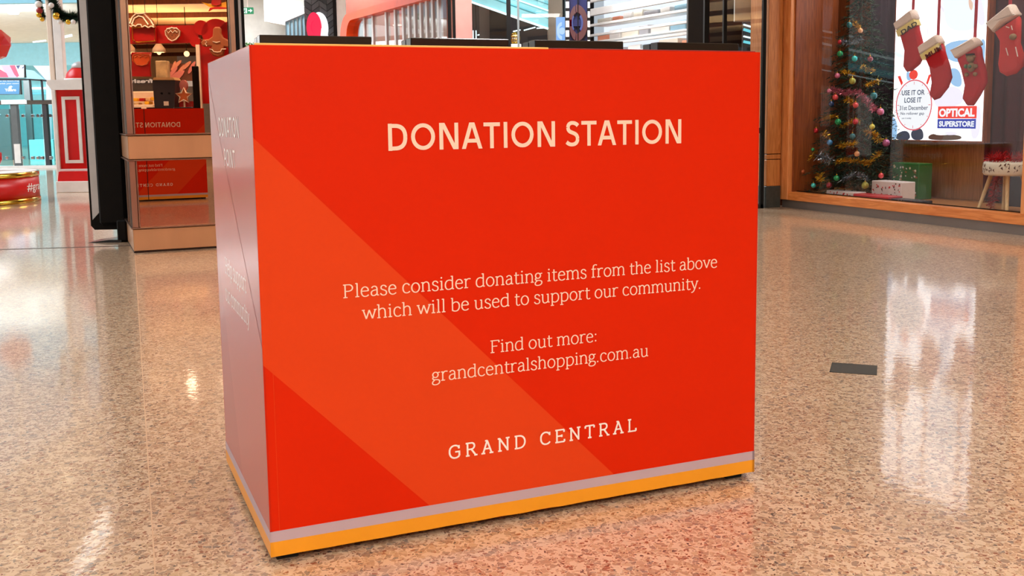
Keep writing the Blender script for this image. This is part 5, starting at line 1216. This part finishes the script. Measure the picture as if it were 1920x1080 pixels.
# gingerbread roof
t = thing('gingerbread_roof', 'gingerbread house roof shape with white icing on the kiosk fascia', 'decoration', V.map(vq(265, 40, 19.8)[0], 19.8, vq(265, 50, 19.8)[1]))
m = MB(); m.prism([vq(*p, 19.8) for p in ((240, 49), (246, 32), (257, 24), (270, 24), (284, 38), (290, 51), (262, 51))], 19.8, 19.9); m.build('roof', 'ginger', t, V)
for P in ([(242, 48), (246, 50), (250, 47), (254, 50), (258, 46), (264, 46), (266, 51), (272, 48), (278, 52), (284, 49), (289, 51)], [(247, 46), (252, 34), (260, 30), (268, 32), (278, 46)], [(253, 24), (258, 26), (270, 25), (274, 23)], [(243, 44), (248, 32), (256, 25)], [(270, 26), (282, 38), (288, 48)]):
    m = MB(); m.tube([(*(vq(*p, 19.78)[:1]), 19.78, vq(*p, 19.78)[1]) for p in P], .014, 6); m.build('icing', 'icing', t, V)
# strawberry biscuit
t = thing('strawberry_biscuit', 'strawberry shaped iced biscuit on the red kiosk fascia', 'decoration', V.map(vq(323, 63, 19.85)[0], 19.85, vq(323, 76, 19.85)[1]))
P = [vq(*p, 19.85) for p in ((310, 58), (314, 54), (322, 52), (331, 53), (337, 58), (336, 67), (330, 74), (323, 77), (316, 73), (311, 66))]
m = MB(); m.prism(P, 19.85, 19.93); m.build('biscuit', 'ginger', t, V)
m = MB(); m.tube([(a, 19.84, b) for a, b in P], .011, 6, closed=True); m.tube([(vq(*p, 19.84)[0], 19.84, vq(*p, 19.84)[1]) for p in ((312, 58), (316, 62), (320, 57), (324, 62), (328, 57), (332, 61), (335, 57), (331, 52), (326, 54), (322, 51), (318, 55), (313, 53))], .009, 6, closed=True); m.build('icing', 'icing', t, V)
m = MB()
for p in ((316, 67), (322, 66), (329, 67), (319, 71), (325, 72), (330, 62)): a = vq(*p, 19.84); m.prism(ell(a[0], a[1], .009, .014, 8), 19.84, 19.86)
m.build('seeds', 'choc_brown', t, V)
# gingerbread man, upside in the photo from the fascia, arms spread
t = thing('gingerbread_man', 'brown gingerbread figure with white icing on the red kiosk panel', 'decoration', V.map(vq(407, 80, 19.7)[0], 19.7, vq(407, 106, 19.7)[1]))
q_ = lambda p: vq(*p, 19.7)
m = MB(); P = [(398, 62), (398, 54), (402, 50), (410, 50), (414, 54), (414, 62), (418, 70), (430, 76), (436, 82), (432, 90), (420, 88), (420, 96), (418, 104), (408, 107), (398, 104), (392, 96), (396, 86), (386, 88), (378, 86), (375, 79), (380, 74), (390, 73), (397, 68)]
m.puff([q_(p) for p in P], 19.75, .08, 0, .9); m.build('figure', 'ginger', t, V)
m = MB(); 
for P in ([(393, 92), (398, 93), (401, 97), (408, 98), (414, 97), (416, 92), (424, 92)], [(385, 76), (388, 79), (385, 82), (388, 86)], [(399, 78), (406, 80), (413, 78)]): m.tube([(q_(p)[0], 19.69, q_(p)[1]) for p in P], .01, 6)
m.build('icing', 'icing', t, V)
# star at the top and yellow-red ornament
t = thing('star_ornament', 'yellow and red star-like ornament hanging above the kiosk', 'ornament', V.map(vq(404, 8, 19.5)[0], 19.5, vq(404, 20, 19.5)[1]))
m = MB(); m.prism([vq(*p, 19.5) for p in ((378, 4), (396, 8), (404, -8), (412, 6), (430, 2), (426, 14), (410, 16), (392, 13))], 19.5, 19.6); m.build('yellow_star', 'brass_yellow', t, V)
m = MB(); m.prism([vq(*p, 19.46) for p in ((396, 8), (400, -12), (412, -12), (414, 8), (406, 11))], 19.45, 19.5); m.prism([vq(*p, 19.46) for p in ((391, 21), (394, 15), (408, 12), (424, 14), (428, 16), (412, 17), (398, 17))], 19.45, 19.5); m.build('red_shape', 'candy_red', t, V)
m = MB(); a = vq(404, -8, 19.55); m.box(a[0]-.005, a[0]+.005, 19.54, 19.56, a[1], CZ); m.build('cord', 'gold', t, V)
# hanging sweets bag sign
t = thing('sweets_bag', 'red and orange sweets bag sign hanging inside the kiosk', 'sign', V.map(vq(263, 120, 20.6)[0], 20.6, vq(263, 144, 20.6)[1]))
m = MB(); m.puff([vq(*p, 20.6) for p in ((247, 98), (284, 98), (282, 120), (284, 144), (245, 144), (248, 120))], 20.6, .1, 0, .92); m.build('bag', 'candy_red', t, V)
m = MB(); m.prism([vq(*p, 20.53) for p in ((249, 104), (258, 101), (268, 102), (280, 101), (281, 112), (276, 119), (266, 123), (256, 121), (249, 114))], 20.5, 20.54); m.build('sweets_picture', 'candy_orange', t, V)
m = MB(); P = [(250, 103), (258, 101), (268, 102), (280, 102), (281, 112), (276, 120), (266, 123), (256, 121), (249, 113)]; m.tube([(vq(*p, 20.49)[0], 20.49, vq(*p, 20.49)[1]) for p in P], .01, 6, closed=True); m.tube([(vq(*p, 20.49)[0], 20.49, vq(*p, 20.49)[1]) for p in ((252, 108), (258, 104), (262, 108), (268, 104), (272, 108), (278, 105))], .01, 6); m.build('picture_outline', 'cookie_orange', t, V)
for x in (254, 276): m = MB(); a = vq(x, 98, 20.6); m.box(a[0]-.004, a[0]+.004, 20.6, 20.61, a[1], 4.1); m.build('hanging_wire', 'dark_metal', t, V)
# pendants
for x, y, d, lab in ((298, 93, 24, 'white conical pendant lamp right of the sweets bag'), (242, 93, 24, 'white pendant lamp at the left edge of the mirror')):
    a = vq(x, y, d); t = thing('pendant_lamp', lab+' in the mirror', 'lamp', V.map(a[0], d, a[1]), 'kiosk pendant lamps')
    m = MB(); m.lathe(a[0], d, [(.05, a[1]+.14), (.14, a[1]+.02), (.16, a[1]-.06)], 20); m.build('shade', 'white_paint', t, V)
    m = MB(); m.lathe(a[0], d, [(.12, a[1]-.065), (.12, a[1]-.06)], 16); m.ball(a[0], d, a[1]-.07, .05, 0, 10); m.build('bulb', 'warm_glow', t, V)
    m = MB(); m.tube([(a[0], d, a[1]+.14), (a[0], d, 4.1)], .006, 6); m.build('cord', 'black_matt', t, V)
a = vq(350, 101, 26); t = thing('spot_lamp', 'bright yellowish spot lamp inside the kiosk in the mirror', 'lamp', V.map(a[0], 26, a[1])); m = MB(); m.ball(a[0], 26, a[1], .07, 0, 12); m.build('bulb', 'warm_glow', t, V)
m = MB(); m.tube([(a[0], 26, a[1]+.07), (a[0], 26, 4.1)], .01, 6); m.build('stem', 'black_matt', t, V)
# slatted timber ceiling of the kiosk area (steps)
t = thing('timber_ceiling', 'stepped cream timber ceiling panels over the sweets kiosk', 'ceiling panels', V.map(-8, 28, 3.9))
for i, d in enumerate((21, 23.2, 25.4, 27.6, 30, 32.5, 35)):
    m = MB(); m.box(-14, -2, d, d+1.9, 4.02-.1*i, 4.1-.1*i, bev=.02); m.build('ceiling_panel', 'timber_ceiling', t, V)
    m = MB(); m.box(-14, -2, d+1.95, d+2.05, 3.9-.1*i, 4.1-.1*i); m.build('shadow_batten', 'wood_dark', t, V)
m = MB(); m.box(-16, 0, 38, 38.2, 0, 4.2); tag(m.build('wall_behind', 'shelf_warm', fr=V), kind='structure')
# back wall goods and counter
t = thing('kiosk_counter', 'dark sweets counter with white sign lettering inside the kiosk', 'counter', V.map(vq(265, 180, 22)[0], 22, 0))
m = MB(); vbox(m, 236, 292, 148, 172, 22, .3); m.build('sign_board', 'charcoal', t, V)
m = MB(); a, b = vq(287, 155, 21.98), vq(246, 150, 21.98); font_text(m, 'fresh', a[0], b[0], a[1], vq(265, 148.5, 21.98)[1], 21.98, 0, .03); m.build('lettering', 'screen_white', t, V)
m = MB(); a, b = vq(232, 172, 22), vq(296, 172, 22); m.box(a[0], b[0], 21.9, 22.5, 0, a[1], bev=.02); m.build('counter_body', 'pastel_cream', t, V)
m = MB(); a, b = vq(236, 182, 21.5), vq(290, 198, 21.5); m.box(a[0], b[0], 21.4, 21.88, 0, b[1]+.02, bev=.01); m.build('front_tray', 'pastel_cream', t, V)
for i, (x, y, mt) in enumerate(((250, 184, 'brass_yellow'), (262, 184, 'candy_red'), (274, 183, 'shelf_warm'), (284, 182, 'brass_yellow'), (252, 192, 'marble_tan'), (272, 190, 'brass_yellow'))):
    m = MB(); a = vq(x, y, 21.6); b = vq(x+9, y+6, 21.6); m.box(a[0], b[0], 21.55, 21.8, b[1], a[1], bev=.01)
    tag(m.build('sweets_tray', mt, fr=V, base=V.map(a[0], 21.6, b[1])), ['yellow tray of sweets at the left of the counter', 'red tray of sweets on the counter', 'cream tray of sweets on the counter', 'yellow tray of sweets at the right of the counter', 'mottled tray on the lower shelf', 'yellow tray on the lower shelf'][i]+' in the mirror', 'tray', 'sweets trays')
t = thing('food_poster', 'large picture of pink and brown sweets on the kiosk wall', 'poster', V.map(vq(340, 130, 23)[0], 23, 2))
m = MB(); vbox(m, 318, 366, 119, 152, 23, .05); m.build('board', 'choc_brown', t, V)
rn = random.Random(8)
for i in range(9):
    x, y = 322+rn.uniform(0, 38), 122+rn.uniform(0, 22); th = rn.uniform(.5, 1.3); a = vq(x, y, 22.99)
    m = MB(); m.prism([(a[0]+.16*math.cos(th)*math.cos(R(q))-.04*math.sin(th)*math.sin(R(q)), a[1]+.16*math.sin(th)*math.cos(R(q))+.04*math.cos(th)*math.sin(R(q))) for q in range(0, 360, 36)], 22.97-.001*i, 22.99); m.build('picture_shape', 'choc_pink' if i % 2 else 'pink_cookie', t, V)
m = MB(); a, b = vq(360, 157, 22.6), vq(318, 157, 22.6); vbox(m, 328, 362, 152, 162, 22.7, .05); tag(m.build('price_panel', 'white_emissive', fr=V, base=V.map(a[0], 22.7, a[1])), 'white lit price panel beneath the sweets picture', 'panel')
# dark box with tan lid and marbled board
t = thing('dark_box', 'dark navy box bin with a tan top behind the donation box reflection', 'box', V.map(vq(305, 190, 18.9)[0], 18.9, 0))
m = MB(); m.prism([vq(*p, 18.9) for p in ((286, 150), (328, 151), (327, 205), (290, 205))]+[], 18.9, 19.2); a, b = vq(288, 205, 18.9), vq(327, 205, 18.9); m.box(a[0], b[0], 18.9, 19.2, 0, a[1]); m.build('body', 'box_navy', t, V)
m = MB(); m.prism([vq(*p, 18.88) for p in ((286, 150), (290, 145), (325, 145), (328, 150))], 18.86, 19.22); m.build('top', 'box_tan', t, V)
for x in (303, 317): m = MB(); a = vq(x, 175, 18.89); m.prism(ell(a[0], a[1], .02, .018, 12), 18.885, 18.9); m.build('hand_hole', 'black_matt', t, V)
m = MB(); vbox(m, 307, 316, 190, 198, 18.88, .01); m.build('sticker', 'white_paint', t, V)
m = MB(); a = vq(291, 114, 19.3); b = vq(313, 144, 19.3); m.box(a[0], b[0], 19.3, 19.5, 0, a[1], bev=.01); tag(m.build('marbled_stand', 'marble_tan', fr=V, base=V.map(a[0], 19.4, 0)), 'tall mottled tan stand behind the dark box in the mirror', 'stand')
m = MB(); a = vq(359, 124, 18.9); b = vq(373, 192, 18.9); m.box(a[0], b[0], 18.9, 19.0, 0, a[1], bev=.01); tag(m.build('tall_black_screen', 'black_matt', fr=V, base=V.map(a[0], 18.9, 0)), 'tall narrow black screen stand before the kiosk side post', 'screen')
# star biscuit with pink top
t = thing('star_biscuit', 'star shaped biscuit figure with white icing beside the dark box', 'decoration', V.map(vq(345, 180, 19)[0], 19, 0))
P = []
for i in range(10):
    r = 15 if i % 2 == 0 else 7; a = R(90+36*i); P.append(vq(346+r*math.cos(a)*1.05, 180-r*math.sin(a), 19))
m = MB(); m.puff(P, 19.0, .08, 0, .9); m.build('star', 'cookie_orange', t, V)
m = MB(); m.tube([(a, 18.95, b) for a, b in P], .012, 6, closed=True); m.build('icing', 'icing', t, V)
m = MB(); c_ = vq(344, 160, 19.1); m.prism(ell(c_[0], c_[1], .07, .10, 20), 19.08, 19.16); m.build('pink_biscuit', 'pink_cookie', t, V)
m = MB(); c_ = vq(345, 184, 19); m.box(c_[0]-.012, c_[0]+.012, 19.0, 19.03, 0, c_[1]); m.build('pole', 'icing', t, V)
m = MB(); a = vq(334, 190, 19.05); b = vq(358, 200, 19.05); m.box(a[0], b[0], 19.1, 19.3, 0, a[1]); m.build('stand', 'candy_red', t, V)
for a, b in ((-9, 19), (-7, 19), (-5.5, 18.8), (-8, 22.5), (-6, 22), (-10, 24), (-9, 30), (-12, 32), (-7, 34)): spot('kiosk_lamp', V.map(a, b, 3.5), 150, (1, .86, .68), 2.6)
area('kiosk_ceiling_fill', V.map(-8, 21.5, 2.75), 4, 1.5, 260, (1, .86, .66), (R(180), 0, 0)); area('kiosk_ceiling_fill', V.map(-9, 27, 2.6), 4, 2, 300, (1, .86, .66), (R(180), 0, 0))  # added upward fill to brighten the kiosk ceiling in the mirror
area('shop_fill_light', Lf.map(1.3, -1.2, 3.9), 2, .8, 170, (1, 1, 1), (0, 0, LA))  # added fill from the front for the shelves behind the slats
# added fill lights for the shop fronts and the atrium
area('shop_fill_light', (.2, 13.2, 4.0), 1.5, 1.0, 160, (1, 1, 1)); area('shop_fill_light', (-3, 17.5, 4.0), 2.5, 1.5, 120, (1, .97, .95))
area('hall_light', (-6, 22.2, 4.0), 3, 1.2, 150, (1, 1, 1)); area('atrium_fill_light', (-11, 27, 3.6), 6, 3, 70, (.85, .97, 1)); area('atrium_fill_light', (-14, 38.5, 4.0), 8, 3, 900, (.8, .97, 1)); area('atrium_fill_light', (-15, 24.0, 3.3), 8, .6, 500, (.8, .95, 1), (R(82), 0, 0))  # the tilted atrium one is added to brighten the blue fascia
area('atrium_fill_light', (-15, 13, 8), 8, 8, 2000, (.84, .92, 1)); area('atrium_fill_light', (-18, 29, 3.6), 5, 6, 450, (.92, .95, 1))  # added to brighten the left wall that the stand's side reflects
for o in list(D.objects):
    if '_b' in o: del o['_b']
